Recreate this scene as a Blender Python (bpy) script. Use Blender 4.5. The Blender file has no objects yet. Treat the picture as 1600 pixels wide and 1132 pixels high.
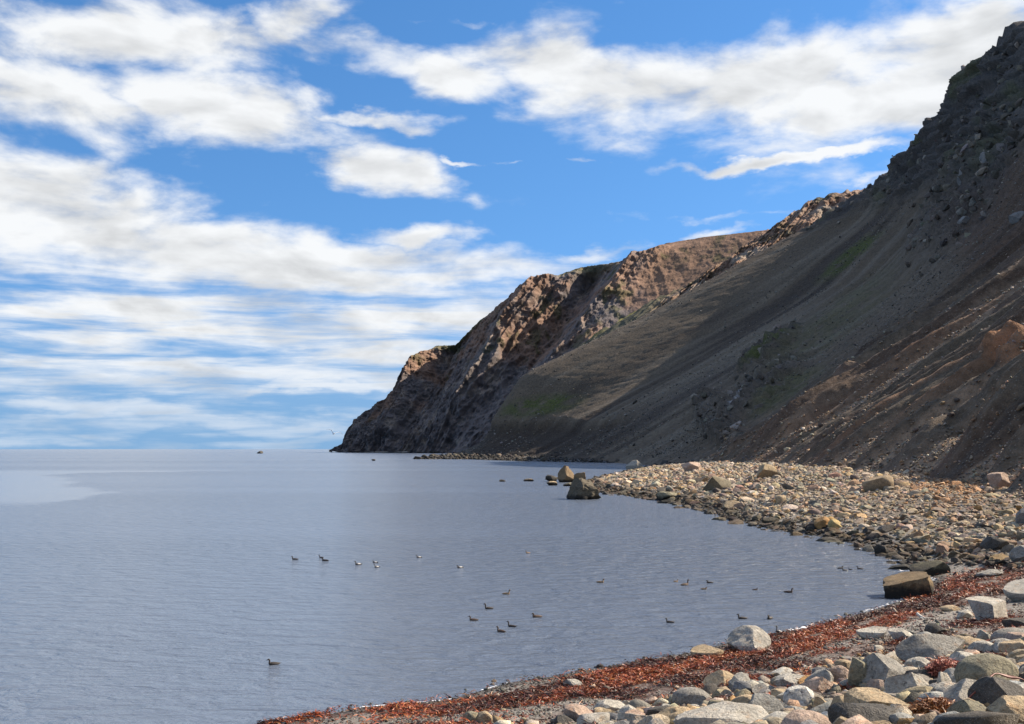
import bpy, bmesh, math, random
import numpy as np
from mathutils import Vector, Matrix, Euler

R = math.radians
random.seed(7)
rng = np.random.default_rng(7)
scene = bpy.context.scene
COL = scene.collection

# ------------------------------------------------------------------ camera
F, CX, CY, HOR, CAMZ = 1700.0, 800.0, 566.0, 702.0, 8.0
TILT = math.atan((HOR - CY) / F)
cd = bpy.data.cameras.new('camera')
cam = bpy.data.objects.new('camera', cd)
COL.objects.link(cam)
cam.location = (0, 0, CAMZ)
cam.rotation_euler = (math.pi / 2 + TILT, 0, 0)
cd.sensor_width = 36.0
cd.lens = 36.0 * F / 1600.0
cd.clip_start = 0.5
cd.clip_end = 150000
scene.camera = cam

# ------------------------------------------------------------------ light, exposure
SUN_AZ, SUN_EL = R(73), R(38.5)
scene.view_settings.view_transform = 'Standard'
scene.view_settings.look = 'None'
scene.view_settings.gamma = 1
scene.view_settings.exposure = 0.9
scene.view_settings.use_curve_mapping = False
SKY_STRENGTH = 0.089
sd = bpy.data.lights.new('sun', 'SUN')
sd.energy = 5.0
sd.angle = R(0.53)
sd.color = (1.0, 0.88, 0.73)
sun = bpy.data.objects.new('sun', sd)
COL.objects.link(sun)
svec = Vector((math.sin(SUN_AZ) * math.cos(SUN_EL), math.cos(SUN_AZ) * math.cos(SUN_EL), math.sin(SUN_EL)))
sun.rotation_euler = svec.to_track_quat('Z', 'Y').to_euler()
sun.location = (60, -40, 120)


class NT:
    """thin helper round a node tree"""
    def __init__(s, tree):
        s.t = tree
    def n(s, typ, ins=None, out=0, **attrs):
        nd = s.t.nodes.new(typ)
        for k, v in attrs.items():
            setattr(nd, k, v)
        for k, v in (ins or {}).items():
            s.put(nd.inputs[k], v)
        return nd.outputs[out]
    def put(s, sock, v):
        if isinstance(v, bpy.types.NodeSocket):
            s.t.links.new(v, sock)
        else:
            sock.default_value = v
    def m(s, op, a, b=None, c=None, clamp=False):
        ins = {0: a}
        if b is not None: ins[1] = b
        if c is not None: ins[2] = c
        return s.n('ShaderNodeMath', ins, operation=op, use_clamp=clamp)
    def v(s, op, a, b=None, out=0):
        ins = {0: a}
        if b is not None: ins[1] = b
        return s.n('ShaderNodeVectorMath', ins, out=out, operation=op)
    def noise(s, vec, scale, detail=4, rough=0.5, dist=0.0, out=0):
        return s.n('ShaderNodeTexNoise', {'Vector': vec, 'Scale': scale, 'Detail': detail, 'Roughness': rough, 'Distortion': dist}, out=out)
    def rng(s, x, a, b, c=0.0, d=1.0, typ='SMOOTHSTEP'):
        return s.n('ShaderNodeMapRange', {'Value': x, 'From Min': a, 'From Max': b, 'To Min': c, 'To Max': d}, interpolation_type=typ)
    def mix(s, f, a, b, blend='MIX'):
        nd = s.t.nodes.new('ShaderNodeMix')
        nd.data_type = 'RGBA'; nd.blend_type = blend
        s.put(nd.inputs[0], f); s.put(nd.inputs[6], a); s.put(nd.inputs[7], b)
        return nd.outputs[2]


def rgba(c): return (c[0], c[1], c[2], 1.0)

# ------------------------------------------------------------------ sky
world = bpy.data.worlds.new('World')
scene.world = world
world.use_nodes = True
wt = world.node_tree
wt.nodes.clear()
W = NT(wt)
dirv = W.n('ShaderNodeTexCoord', out='Generated')
sep = wt.nodes.new('ShaderNodeSeparateXYZ')
wt.links.new(dirv, sep.inputs[0])
dx, dy, dz = sep.outputs
lift = W.m('ADD', W.m('MULTIPLY', W.m('MAXIMUM', dz, 0.0), 0.85), 0.17)
skyv = W.v('NORMALIZE', W.n('ShaderNodeCombineXYZ', {0: dx, 1: dy, 2: lift}))
sky = W.n('ShaderNodeTexSky', {'Vector': skyv}, sky_type='NISHITA', sun_disc=False, sun_elevation=SUN_EL, sun_rotation=SUN_AZ,
          altitude=50.0, air_density=1.0, dust_density=0.15, ozone_density=4.0)
az = W.m('ARCTAN2', dx, dy)
el = W.m('ARCSINE', dz)
ae0 = W.n('ShaderNodeCombineXYZ', {0: az, 1: el, 2: 0.0})
wrp = W.noise(W.n('ShaderNodeMapping', {'Vector': ae0, 'Scale': (1.0, 2.0, 1.0)}), 13.0, 5, 0.55, out=1)
wrp = W.v('SUBTRACT', wrp, (0.5, 0.5, 0.5))
wrp = W.v('MULTIPLY', wrp, (0.16, 0.055, 0.0))
ae = W.v('ADD', ae0, wrp)

def pix_ae(px, py):
    a = math.atan((px - CX) / F)
    return a, math.atan((HOR - py) / F * math.cos(a))

# cloud banks: centre in the sky, half widths, tilt, weight (angles worked out from a bearing and a height)
BANKS = [
    (170, 45, 270, 62, 4, 1.0), (60, 150, 170, 75, 0, 1.0), (330, 160, 210, 66, -10, 1.05), (560, 178, 130, 18, 0, .8),
    (610, 268, 125, 44, -4, 1.0), (760, 248, 80, 6, 0, .8), (420, 15, 90, 40, 10, .7),
    (640, 95, 250, 42, -6, .85), (900, 105, 210, 62, -4, 1.0), (1150, 125, 330, 84, 0, 1.1), (1430, 130, 260, 110, 6, 1.1),
    (1260, 244, 200, 15, 0, 1.2), (1560, 40, 130, 60, 10, .9),
    (80, 330, 300, 100, -12, 1.1), (330, 400, 480, 62, -5, 1.05), (640, 362, 120, 22, 0, .85), (520, 400, 330, 40, -2, .9),
    (700, 420, 340, 38, 0, .8), (930, 392, 110, 16, 4, .7), (1125, 358, 70, 10, 0, .6), (1150, 330, 200, 6, 0, .3),
    (250, 500, 620, 80, 0, .84), (650, 500, 420, 70, 0, .84), (350, 580, 700, 60, 0, .74), (150, 632, 400, 20, 0, .8), (600, 555, 380, 36, 0, .75), (300, 660, 800, 24, 0, .8), (500, 688, 900, 16, 0, .72), (200, 470, 300, 30, 0, .9), (520, 610, 260, 14, 0, .9),
    (900, 250, 40, 5, 0, .4), (1370, 278, 40, 12, 0, .55), (700, 15, 60, 10, 0, .5),
]
acc = None
for (px, py, rx, ry, tilt, wgt) in BANKS:
    a, e = pix_ae(px, py)
    mp = W.n('ShaderNodeMapping', {'Vector': ae, 'Location': (a, e, 0), 'Rotation': (0, 0, R(tilt)), 'Scale': (rx / F, ry / F, 1)}, vector_type='TEXTURE')
    ln = W.v('LENGTH', mp, out='Value')
    g = W.rng(ln, 1.5, 0.1, 0.0, wgt)
    acc = g if acc is None else W.m('MAXIMUM', acc, g)
# beyond the picture the same broken cloud carries on
dome = W.m('ADD', W.m('MAXIMUM', dz, 0.0), 0.10)
flat = W.n('ShaderNodeCombineXYZ', {0: W.m('DIVIDE', dx, dome), 1: W.m('DIVIDE', dy, dome), 2: 0.0})
far_n = W.noise(flat, 0.9, 3, 0.5)
away = W.m('MAXIMUM', W.rng(W.m('ABSOLUTE', az), 0.44, 0.60), W.rng(el, 0.40, 0.52))
acc = W.m('MAXIMUM', acc, W.m('MULTIPLY', W.rng(far_n, 0.45, 0.62), away))
stretch = W.n('ShaderNodeMapping', {'Vector': ae0, 'Scale': (1.0, 2.3, 1.0)}, vector_type='POINT')
n1 = W.noise(stretch, 9.0, 9, 0.56, 0.25)
stre2 = W.n('ShaderNodeMapping', {'Vector': ae0, 'Scale': (1.0, 9.0, 1.0), 'Location': (3.1, 0, 0)}, vector_type='POINT')
n2 = W.noise(stre2, 7.0, 8, 0.58, 0.3)
low = W.rng(el, 0.10, 0.22)                                # 0 near the horizon: streaks
nn = W.m('ADD', W.m('MULTIPLY', n1, low), W.m('MULTIPLY', n2, W.m('SUBTRACT', 1.0, low)))
dens = W.m('ADD', acc, W.m('MULTIPLY', W.m('SUBTRACT', nn, 0.5), W.rng(el, 0.08, 0.2, 3.0, 2.3)))
soft = W.rng(el, 0.05, 0.2, 1.2, 0.98, 'LINEAR')
cover = W.n('ShaderNodeMapRange', {'Value': dens, 'From Min': 0.17, 'From Max': soft, 'To Min': 0.0, 'To Max': 1.0}, interpolation_type='SMOOTHSTEP')
cover = W.m('MULTIPLY', cover, W.rng(el, 0.0, 0.10, 0.42, 0.97))
# cloud tone: light tops, greyer thick middles
sh = W.n('ShaderNodeMapping', {'Vector': stretch, 'Location': (0.012, 0.03, 0.0)}, vector_type='POINT')
n3 = W.noise(sh, 9.0, 6, 0.5, 0.25)
relief = W.m('SUBTRACT', n1, n3)
tone = W.m('ADD', W.m('MULTIPLY', relief, 0.65), W.rng(W.noise(stretch, 5.0, 4, 0.55), 0.3, 0.7, -0.07, 0.06))
thick = W.rng(dens, 0.7, 1.7, 0.035, -0.07)
tone = W.m('ADD', W.m('ADD', tone, thick), 0.463)
tone = W.m('MINIMUM', W.m('MAXIMUM', tone, 0.33), 0.525)
lum = W.m('DIVIDE', tone, SKY_STRENGTH)
cloudc = W.n('ShaderNodeCombineXYZ', {0: W.m('MULTIPLY', lum, 0.985), 1: lum, 2: W.m('MULTIPLY', lum, 1.01)})
hs = W.n('ShaderNodeHueSaturation', {'Saturation': 1.2, 'Value': 1.1, 'Color': sky})
palesky = W.n('ShaderNodeCombineXYZ', {0: 0.125 / SKY_STRENGTH, 1: 0.222 / SKY_STRENGTH, 2: 0.352 / SKY_STRENGTH})
hs = W.mix(W.rng(el, 0.20, -0.02, 0.0, 0.85), hs, palesky)
skyc = W.mix(cover, hs, cloudc)
bg = W.n('ShaderNodeBackground', {'Color': skyc, 'Strength': SKY_STRENGTH})
wo = wt.nodes.new('ShaderNodeOutputWorld')
wt.links.new(bg, wo.inputs[0])

# ------------------------------------------------------------------ numbers: noise, pixels, shore
def _h(ix, iy, iz, seed):
    h = (ix.astype(np.int64) * 374761393 + iy.astype(np.int64) * 668265263 + iz.astype(np.int64) * 2147483647 + seed * 974634541) & 0xFFFFFFFF
    h = ((h ^ (h >> 13)) * 1274126177) & 0xFFFFFFFF
    h = ((h ^ (h >> 16)) * 2246822519) & 0xFFFFFFFF
    return ((h ^ (h >> 15)) & 0xFFFF) / 65535.0

def vnoise(x, y, z=None, seed=0):
    """value noise in -1..1"""
    x, y = np.broadcast_arrays(np.asarray(x, float), np.asarray(y, float))
    z = np.zeros_like(x) if z is None else np.broadcast_to(np.asarray(z, float), x.shape)
    ix, iy, iz = np.floor(x), np.floor(y), np.floor(z)
    fx, fy, fz = x - ix, y - iy, z - iz
    u, v, w = [f * f * f * (f * (f * 6 - 15) + 10) for f in (fx, fy, fz)]
    ix, iy, iz = ix.astype(np.int64), iy.astype(np.int64), iz.astype(np.int64)
    r = 0
    for a in (0, 1):
        for b in (0, 1):
            for c in (0, 1):
                r = r + _h(ix + a, iy + b, iz + c, seed) * (u if a else 1 - u) * (v if b else 1 - v) * (w if c else 1 - w)
    return r * 2 - 1

def fbm(x, y, z=None, octs=4, gain=0.5, seed=0, ridge=False):
    t, amp, fr, tot = 0, 1.0, 1.0, 0
    for o in range(octs):
        n = vnoise(np.asarray(x) * fr + o * 17.3, np.asarray(y) * fr - o * 9.1, None if z is None else np.asarray(z) * fr + o * 5.7, seed + o)
        if ridge: n = 1 - 2 * np.abs(n)
        t = t + n * amp; tot += amp; amp *= gain; fr *= 2.03
    return t / tot

def sstep(a, b, x):
    t = np.clip((np.asarray(x, float) - a) / (b - a), 0, 1)
    return t * t * (3 - 2 * t)

ct, st_ = math.cos(TILT), math.sin(TILT)
def ray(px, py):
    """direction through a point of the photograph, per metre of distance north"""
    px, py = np.asarray(px, float), np.asarray(py, float)
    cz = -(py - CY) / F
    Yd = ct - cz * st_
    return (px - CX) / F / Yd, (st_ + cz * ct) / Yd
def at_depth(px, py, Y):
    a, b = ray(px, py)
    return a * Y, CAMZ + b * Y
def proj(X, Y, Z):
    X, Y, Z = np.asarray(X, float), np.asarray(Y, float), np.asarray(Z, float) - CAMZ
    fw = Y * ct + Z * st_; up = -Y * st_ + Z * ct
    fw = np.where(fw < 0.5, 0.5, fw)
    return CX + F * X / fw, CY - F * up / fw
def on_water(px, py):
    a, b = ray(px, py)
    Y = -CAMZ / b
    return a * Y, Y

shore_px = [(430, 1132), (560, 1106), (700, 1094), (800, 1066), (880, 1054), (930, 1044), (1080, 1019), (1150, 1001), (1270, 979),
            (1380, 948), (1440, 926), (1462, 905), (1440, 888), (1405, 868), (1330, 848), (1250, 834), (1150, 814), (1110, 797), (1030, 781), (945, 769),
            (905, 760), (925, 752), (985, 738)]
SH = [(-40.0, -10.0)] + [tuple(float(c) for c in on_water(*p)) for p in shore_px] + [(60, 460), (88, 600), (92, 655)] + \
     [tuple(float(c) for c in on_water(*p)) for p in [(980, 724.2), (880, 722.2), (820, 721), (740, 718.3), (690, 718), (655, 718)]] + [(-70, 1000), (-30, 1250)]
SH = np.array(SH, float)
LAND = np.vstack([SH, [(900, 1300), (900, -200), (-40, -200)]])

def shore_dist(X, Y):
    """metres inland of the water's edge (negative out at sea)"""
    shp = X.shape
    x, y = X.ravel(), Y.ravel()
    best = np.full(x.shape, 1e18)
    for (ax, ay), (bx, by) in zip(SH[:-1], SH[1:]):
        ex, ey = bx - ax, by - ay
        t = np.clip(((x - ax) * ex + (y - ay) * ey) / (ex * ex + ey * ey), 0, 1)
        best = np.minimum(best, (x - ax - t * ex) ** 2 + (y - ay - t * ey) ** 2)
    ins = np.zeros(x.shape, bool)
    P = LAND
    for (ax, ay), (bx, by) in zip(P, np.roll(P, -1, 0)):
        c = (ay > y) != (by > y)
        with np.errstate(divide='ignore', invalid='ignore'):
            ins ^= c & (x < (bx - ax) * (y - ay) / (by - ay if by != ay else 1e-9) + ax)
    d = np.sqrt(best)
    return np.where(ins, d, -d).reshape(shp)

def beach_z(X, Y, s=None, rough=True):
    X, Y = np.asarray(X, float), np.asarray(Y, float)
    if s is None: s = shore_dist(X, Y)
    jit = fbm(X / 6, Y / 6, octs=2, seed=31) * np.clip(Y / 100, .2, 1.2) * 0.35
    s2 = s + jit
    zn = np.interp(s2, [-60, -10, 0, 4, 9, 12, 18, 25, 45], [-6, -1.1, 0, .45, 1.0, 1.75, 3.4, 5.3, 7.0])
    zm = np.interp(s2, [-60, -10, 0, 4, 10, 25, 45, 90], [-8, -1.8, 0, .9, 1.8, 3.1, 4.0, 6.0])
    zf = np.interp(s2, [-60, -10, 0, 6, 20, 60, 200], [-8, -1.8, 0, 1.0, 1.8, 3.5, 8.0])
    w = sstep(52, 78, Y); w2 = sstep(380, 560, Y)
    z = zn * (1 - w) + (zm * (1 - w2) + zf * w2) * w
    if rough:
        z = z + sstep(0, 6, s) * (fbm(X / 4, Y / 4, octs=3, seed=5) * 0.16 + fbm(X / 20, Y / 20, octs=2, seed=6) * 0.25 * w)
    return z

def on_beach(px, py):
    """where the sight line through a point of the photograph meets the beach"""
    a, b = ray(px, py)
    Ys = np.geomspace(8, 900, 1500)
    z = beach_z(a * Ys, Ys)
    below = (CAMZ + b * Ys) < np.maximum(z, 0)
    i = int(np.argmax(below)) if below.any() else len(Ys) - 1
    return float(a * Ys[i]), float(Ys[i]), float(max(z[i], 0))

# ------------------------------------------------------------------ mesh helpers
def mesh_np(name, V, faces, mats=(), smooth=True, col=None, midx=None, sharp=0):
    me = bpy.data.meshes.new(name)
    V = np.asarray(V, np.float32)
    F_ = np.asarray(faces, np.int32)
    k = F_.shape[1]
    me.vertices.add(len(V)); me.vertices.foreach_set('co', V.ravel())
    me.loops.add(F_.size); me.loops.foreach_set('vertex_index', F_.ravel())
    me.polygons.add(len(F_))
    me.polygons.foreach_set('loop_start', np.arange(0, F_.size, k, dtype=np.int32))
    me.polygons.foreach_set('use_smooth', np.full(len(F_), smooth))
    for m in mats: me.materials.append(m)
    if midx is not None: me.polygons.foreach_set('material_index', np.asarray(midx, np.int32))
    me.update(calc_edges=True)
    if col is not None:
        at = me.color_attributes.new('tint', 'FLOAT_COLOR', 'POINT')
        c4 = np.ones((len(V), 4), np.float32); c4[:, :col.shape[1]] = col
        at.data.foreach_set('color', c4.ravel())
    me.validate()
    if sharp: me.set_sharp_from_angle(angle=R(sharp))
    return me

def link(name, me, parent=None, **props):
    o = bpy.data.objects.new(name, me)
    COL.objects.link(o)
    if parent is not None: o.parent = parent
    for k, v in props.items(): o[k] = v
    return o

def grid_faces(nr, nc, keep=None):
    i = np.arange(nr * nc).reshape(nr, nc)
    q = np.stack([i[:-1, :-1], i[:-1, 1:], i[1:, 1:], i[1:, :-1]], -1).reshape(-1, 4)
    if keep is not None: q = q[keep.ravel()]
    return q

def compact(V, q, *arrs):
    used = np.unique(q)
    mp = np.full(len(V), -1); mp[used] = np.arange(len(used))
    return (V[used], mp[q]) + tuple(a[used] for a in arrs)

def mat_new(name):
    m = bpy.data.materials.new(name); m.use_nodes = True
    m.node_tree.nodes.clear()
    return m, NT(m.node_tree)

def finish(T, bsdf):
    o = T.t.nodes.new('ShaderNodeOutputMaterial')
    T.t.links.new(bsdf, o.inputs[0])

def geo_pos(T): return T.n('ShaderNodeNewGeometry', out='Position')

# rock or soil whose colour is stored on the mesh; the nodes add grain at two sizes
def tint_material(name, grain, bump_d, rough=0.9, speck=0.35, fleck=None):
    m, T = mat_new(name)
    p = geo_pos(T)
    c = T.n('ShaderNodeVertexColor', layer_name='tint')
    n1 = T.noise(p, grain, 6, 0.62)
    n2 = T.noise(p, grain * 7, 3, 0.6)
    k = T.m('ADD', T.rng(n1, 0.25, 0.75, 1 - speck, 1 + speck, 'LINEAR'), T.rng(n2, 0.3, 0.7, -speck * .5, speck * .5, 'LINEAR'))
    cc = T.mix(1.0, c, T.n('ShaderNodeCombineXYZ', {0: k, 1: k, 2: k}), 'MULTIPLY')
    if fleck:
        vz = T.n('ShaderNodeTexVoronoi', {'Vector': p, 'Scale': fleck[0]}, out='Distance')
        vc = T.n('ShaderNodeTexVoronoi', {'Vector': p, 'Scale': fleck[0]}, out='Color')
        sx = T.t.nodes.new('ShaderNodeSeparateColor'); T.t.links.new(vc, sx.inputs[0])
        pick = T.m('MULTIPLY', T.rng(vz, 0.45, 0.3), T.rng(sx.outputs[0], 1 - fleck[1], 1 - fleck[1] * .6))
        cc = T.mix(pick, cc, rgba(fleck[2]))
    h = T.m('ADD', T.m('MULTIPLY', n1, 1.0), T.m('MULTIPLY', n2, 0.35))
    b = T.n('ShaderNodeBump', {'Strength': 0.9, 'Distance': bump_d, 'Height': h})
    finish(T, T.n('ShaderNodeBsdfPrincipled', {'Base Color': cc, 'Roughness': rough, 'Specular IOR Level': 0.25, 'Normal': b}))
    return m

# ------------------------------------------------------------------ water
def water_material():
    m, T = mat_new('sea_water')
    p = geo_pos(T)
    sp = T.t.nodes.new('ShaderNodeSeparateXYZ'); T.t.links.new(p, sp.inputs[0])
    a = T.n('ShaderNodeMapping', {'Vector': p, 'Scale': (0.55, 1.0, 1.0), 'Rotation': (0, 0, R(8))})
    w1 = T.noise(a, 3.4, 4, 0.65, 0.5)
    w2 = T.noise(a, 0.95, 4, 0.55, 0.5)
    w3 = T.noise(a, 0.055, 2, 0.5)
    # breeze and slicks: broad patches where the ripples are finer or rougher
    lanes = T.noise(T.n('ShaderNodeMapping', {'Vector': p, 'Scale': (0.0016, 0.010, 1.0)}), 1.0, 4, 0.55)
    sheen = T.rng(lanes, 0.38, 0.62, 0.65, 1.15)
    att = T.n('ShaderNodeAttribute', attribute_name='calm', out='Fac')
    sheen = T.m('MULTIPLY', sheen, T.m('SUBTRACT', 1.0, T.m('MULTIPLY', att, 0.85)))
    h = T.m('ADD', T.m('ADD', T.m('MULTIPLY', w1, 0.18), T.m('MULTIPLY', w2, 0.62)), T.m('MULTIPLY', w3, 0.3))
    b = T.n('ShaderNodeBump', {'Strength': sheen, 'Distance': 1.0, 'Height': h})
    wcol = T.mix(T.m('MULTIPLY', att, 0.2), rgba((0.124, 0.147, 0.187)), rgba((0.19, 0.205, 0.225)))  # calm patch painted paler, for the bright sky it would reflect
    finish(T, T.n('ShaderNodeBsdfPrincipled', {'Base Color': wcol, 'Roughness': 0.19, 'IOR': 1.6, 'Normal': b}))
    return m

def build_water():
    Ys = np.concatenate([[-300, -100, 0], np.geomspace(10, 120000, 260)])
    cols = np.concatenate([np.linspace(-1.6, -0.5, 12)[:-1], np.linspace(-0.5, 0.45, 180), np.linspace(0.45, 1.6, 12)[1:]])
    A, Y = np.meshgrid(cols, Ys)
    X = A * np.maximum(Y, 60)
    V = np.stack([X, Y, np.zeros_like(X)], -1).reshape(-1, 3)
    me = mesh_np('sea', V, grid_faces(*X.shape), [MAT['water']])
    # the calm tongue of water off to the west
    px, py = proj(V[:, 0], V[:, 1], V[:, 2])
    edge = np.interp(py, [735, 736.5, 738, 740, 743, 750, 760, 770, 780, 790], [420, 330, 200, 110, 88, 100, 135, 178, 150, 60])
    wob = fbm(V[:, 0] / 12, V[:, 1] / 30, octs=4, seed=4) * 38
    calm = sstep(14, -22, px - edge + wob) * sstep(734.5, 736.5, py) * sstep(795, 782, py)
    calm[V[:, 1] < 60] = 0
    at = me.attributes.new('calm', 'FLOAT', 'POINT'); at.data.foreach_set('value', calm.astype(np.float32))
    link('sea', me, kind='structure')

MAT = {}
MAT['water'] = water_material()
build_water()

# ------------------------------------------------------------------ beach sheet
# upper edge of the boulder bank, then the bands of cast-up seaweed
BANK_TOP = ([880, 960, 1050, 1110, 1200, 1320, 1400, 1470, 1600, 1700], [1130, 1112, 1092, 1084, 1062, 1034, 1012, 1000, 990, 985])
WU = [450, 520, 600, 700, 800, 900, 1000, 1100, 1200, 1300, 1400, 1480, 1560, 1640]
W1T = [1122, 1112, 1101, 1096, 1084, 1058, 1038, 1024, 994, 972, 948, 905, 880, 876]
W1B = [1140, 1140, 1128, 1118, 1108, 1093, 1088, 1066, 1038, 1008, 978, 955, 932, 925]
W2T = [1180, 1170, 1150, 1140, 1128, 1108, 1084, 1062, 1044, 1016, 997, 980, 962, 955]
W2B = [1190, 1180, 1165, 1150, 1140, 1124, 1112, 1088, 1068, 1046, 1018, 1000, 992, 990]
def wrack(px, py):
    t, b = np.interp(px, WU, W1T), np.interp(px, WU, W1B)
    m1 = sstep(-2, 5, py - t) * sstep(-3, 6, b - py)
    t2, b2 = np.interp(px, WU, W2T), np.interp(px, WU, W2B)
    m2 = sstep(-4, 5, py - t2) * sstep(-4, 5, b2 - py)
    return m1, m2

MAT['beach'] = tint_material('beach_gravel', 3.0, 0.05, 0.85, 0.4, (9.0, 0.25, (0.32, 0.30, 0.27)))
def beach_color(X, Y, Z, s):
    n = fbm(X / 3, Y / 3, octs=4, seed=12)
    grey = np.array([0.19, 0.172, 0.148]); tan = np.array([0.12, 0.094, 0.068]); dark = np.array([0.05, 0.046, 0.042])
    w = sstep(52, 80, Y)
    c = grey + (tan - grey) * (w * sstep(2, 9, s))[..., None]  # tan kept dark: shade in the shingle's gaps painted into the sheet
    w2 = sstep(330, 420, Y)
    c = c * (1 - w2)[..., None] + np.array([0.085, 0.08, 0.075]) * w2[..., None]
    wet = sstep(1.3 + 1.2 * w, 0.0, s + n * 0.6)
    c = c * (1 - wet)[..., None] + dark * wet[..., None]
    px, py = proj(X, Y, Z)
    m1, m2 = wrack(px, py)
    w = np.clip(m1 * .8 + m2 * .6, 0, 1) * sstep(-.5, .1, fbm(X / 1.6, Y / 1.6, octs=4, seed=140) + .15) * sstep(85, 75, Y) * sstep(22, 27, Y)
    c = c * (1 - w)[..., None] + np.array([.075, .024, .012]) * w[..., None]
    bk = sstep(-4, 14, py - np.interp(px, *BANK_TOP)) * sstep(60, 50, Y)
    c = c * (1 - .55 * bk)[..., None]  # gravel under the bank darkened, painting in the shadow between its stones
    return c * (1 + 0.25 * n)[..., None]

def build_beach():
    Ys = np.geomspace(5, 1200, 700)
    cols = np.linspace(-0.42, 0.85, 470)
    A, Y = np.meshgrid(cols, Ys)
    X = A * np.maximum(Y, 22)
    s = shore_dist(X, Y)
    Z = beach_z(X, Y, s)
    C = beach_color(X, Y, Z, s)
    foot = np.interp(Y, [0, 110, 330, 600, 700, 800, 950, 1200], [60, 62, 90, 95, 85, 60, 20, 20])
    ok = (Z > -1.2) & (X < foot + 40)
    keep = ok[:-1, :-1] & ok[1:, :-1] & ok[:-1, 1:] & ok[1:, 1:]
    V = np.stack([X, Y, Z], -1).reshape(-1, 3)
    V, q, C = compact(V, grid_faces(*X.shape, keep=keep), C.reshape(-1, 3))
    link('beach', mesh_np('beach', V, q, [MAT['beach']], col=C), kind='structure')
build_beach()

# ------------------------------------------------------------------ the scree slope above the beach
MAT['slope'] = tint_material('scree_soil', 0.55, 0.5, 0.95, 0.45, (3.0, 0.26, (0.17, 0.145, 0.115)))

def px_prof(Y, pts, foot_z=None):
    out = []
    for px, py in pts:
        x, z = at_depth(px, py, Y)
        out.append((float(x), float(z)))
    return out

# cross-sections from the near end to the far end, each eight points from below the foot to behind the crest
SECT = [
    *[(y_, [(x_, z_ if z_ < 10 else 8 + (z_ - 8) * .93) for x_, z_ in p_]) for y_, p_ in [
    (-140, [(42, -2), (60, 6), (110, 36), (160, 62), (210, 80), (250, 86), (300, 88), (420, 90)]),
    (0,    [(44, -2), (62, 7), (110, 38), (160, 69), (210, 95), (250, 106), (300, 110), (420, 112)]),
    (60,   [(46, -2), (64, 8), (110, 38), (160, 71), (210, 102), (250, 118), (300, 124), (420, 126)]),
    (110,  [(46, -2), (62, 9), (110, 40), (160, 74), (210, 106), (250, 126), (300, 136), (420, 138)]),
    (200,  [(54, -3), (80, 14), (120, 40), (160, 68), (200, 96), (245, 126), (300, 150), (440, 156)])]],
    (330,  px_prof(330, [(1120, 750), (1250, 672), (1400, 570), (1550, 462), (1700, 350), (1850, 240), (2000, 130), (2500, 90)])),
    (480,  px_prof(480, [(1030, 740), (1150, 668), (1300, 565), (1450, 458), (1570, 350), (1660, 220), (1740, 80), (2000, 30)])),
    (600,  px_prof(600, [(950, 742), (1080, 672), (1240, 570), (1400, 460), (1520, 345), (1575, 190), (1640, 10), (1900, -20)])),
    (650,  px_prof(650, [(910, 742), (1040, 662), (1220, 552), (1400, 436), (1500, 330), (1555, 160), (1603, 46), (1880, 10)])),
    (700,  px_prof(700, [(865, 740), (1000, 662), (1180, 552), (1370, 436), (1480, 320), (1522, 165), (1545, 68), (1800, 40)])),
    (750,  px_prof(750, [(830, 738), (960, 664), (1140, 556), (1330, 436), (1440, 315), (1474, 200), (1486, 102), (1740, 90)])),
    (800,  px_prof(800, [(790, 738), (905, 672), (1090, 562), (1290, 440), (1400, 325), (1440, 245), (1466, 146), (1680, 130)])),
    (850,  px_prof(850, [(740, 736), (850, 682), (1030, 585), (1240, 455), (1370, 335), (1405, 270), (1434, 215), (1620, 190)])),
    (900,  px_prof(900, [(680, 732), (800, 668), (900, 615), (1120, 488), (1330, 345), (1375, 285), (1402, 240), (1560, 220)])),
    (960,  px_prof(960, [(640, 726), (735, 690), (800, 570), (980, 494), (1180, 392), (1340, 309), (1386, 272), (1500, 255)])),
    (1040, px_prof(1040, [(700, 726), (770, 692), (850, 600), (1020, 512), (1210, 405), (1360, 318), (1400, 285), (1510, 270)])),
    (1200, px_prof(1200, [(800, 722), (850, 700), (920, 640), (1080, 560), (1240, 460), (1380, 360), (1420, 320), (1520, 300)])),
]

def gauss1(A, sig, axis):
    r = int(sig * 3) + 1
    k = np.exp(-0.5 * (np.arange(-r, r + 1) / sig) ** 2); k /= k.sum()
    pad = [(0, 0)] * A.ndim; pad[axis] = (r, r)
    B = np.pad(A, pad, mode='edge')
    return np.apply_along_axis(lambda v: np.convolve(v, k, mode='valid'), axis, B)

def normals(P):
    du = np.gradient(P, axis=0); dv = np.gradient(P, axis=1)
    n = np.cross(dv, du)
    n /= np.maximum(np.linalg.norm(n, axis=-1, keepdims=True), 1e-9)
    return n

def blob(px, py, cx, cy, rx, ry, ang=0.0, soft=0.5):
    c, s = math.cos(R(ang)), math.sin(R(ang))
    x, y = px - cx, -(py - cy)
    u, v = (x * c + y * s) / rx, (-x * s + y * c) / ry
    return sstep(1.0 + soft, 1.0 - soft, np.hypot(u, v))

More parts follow.
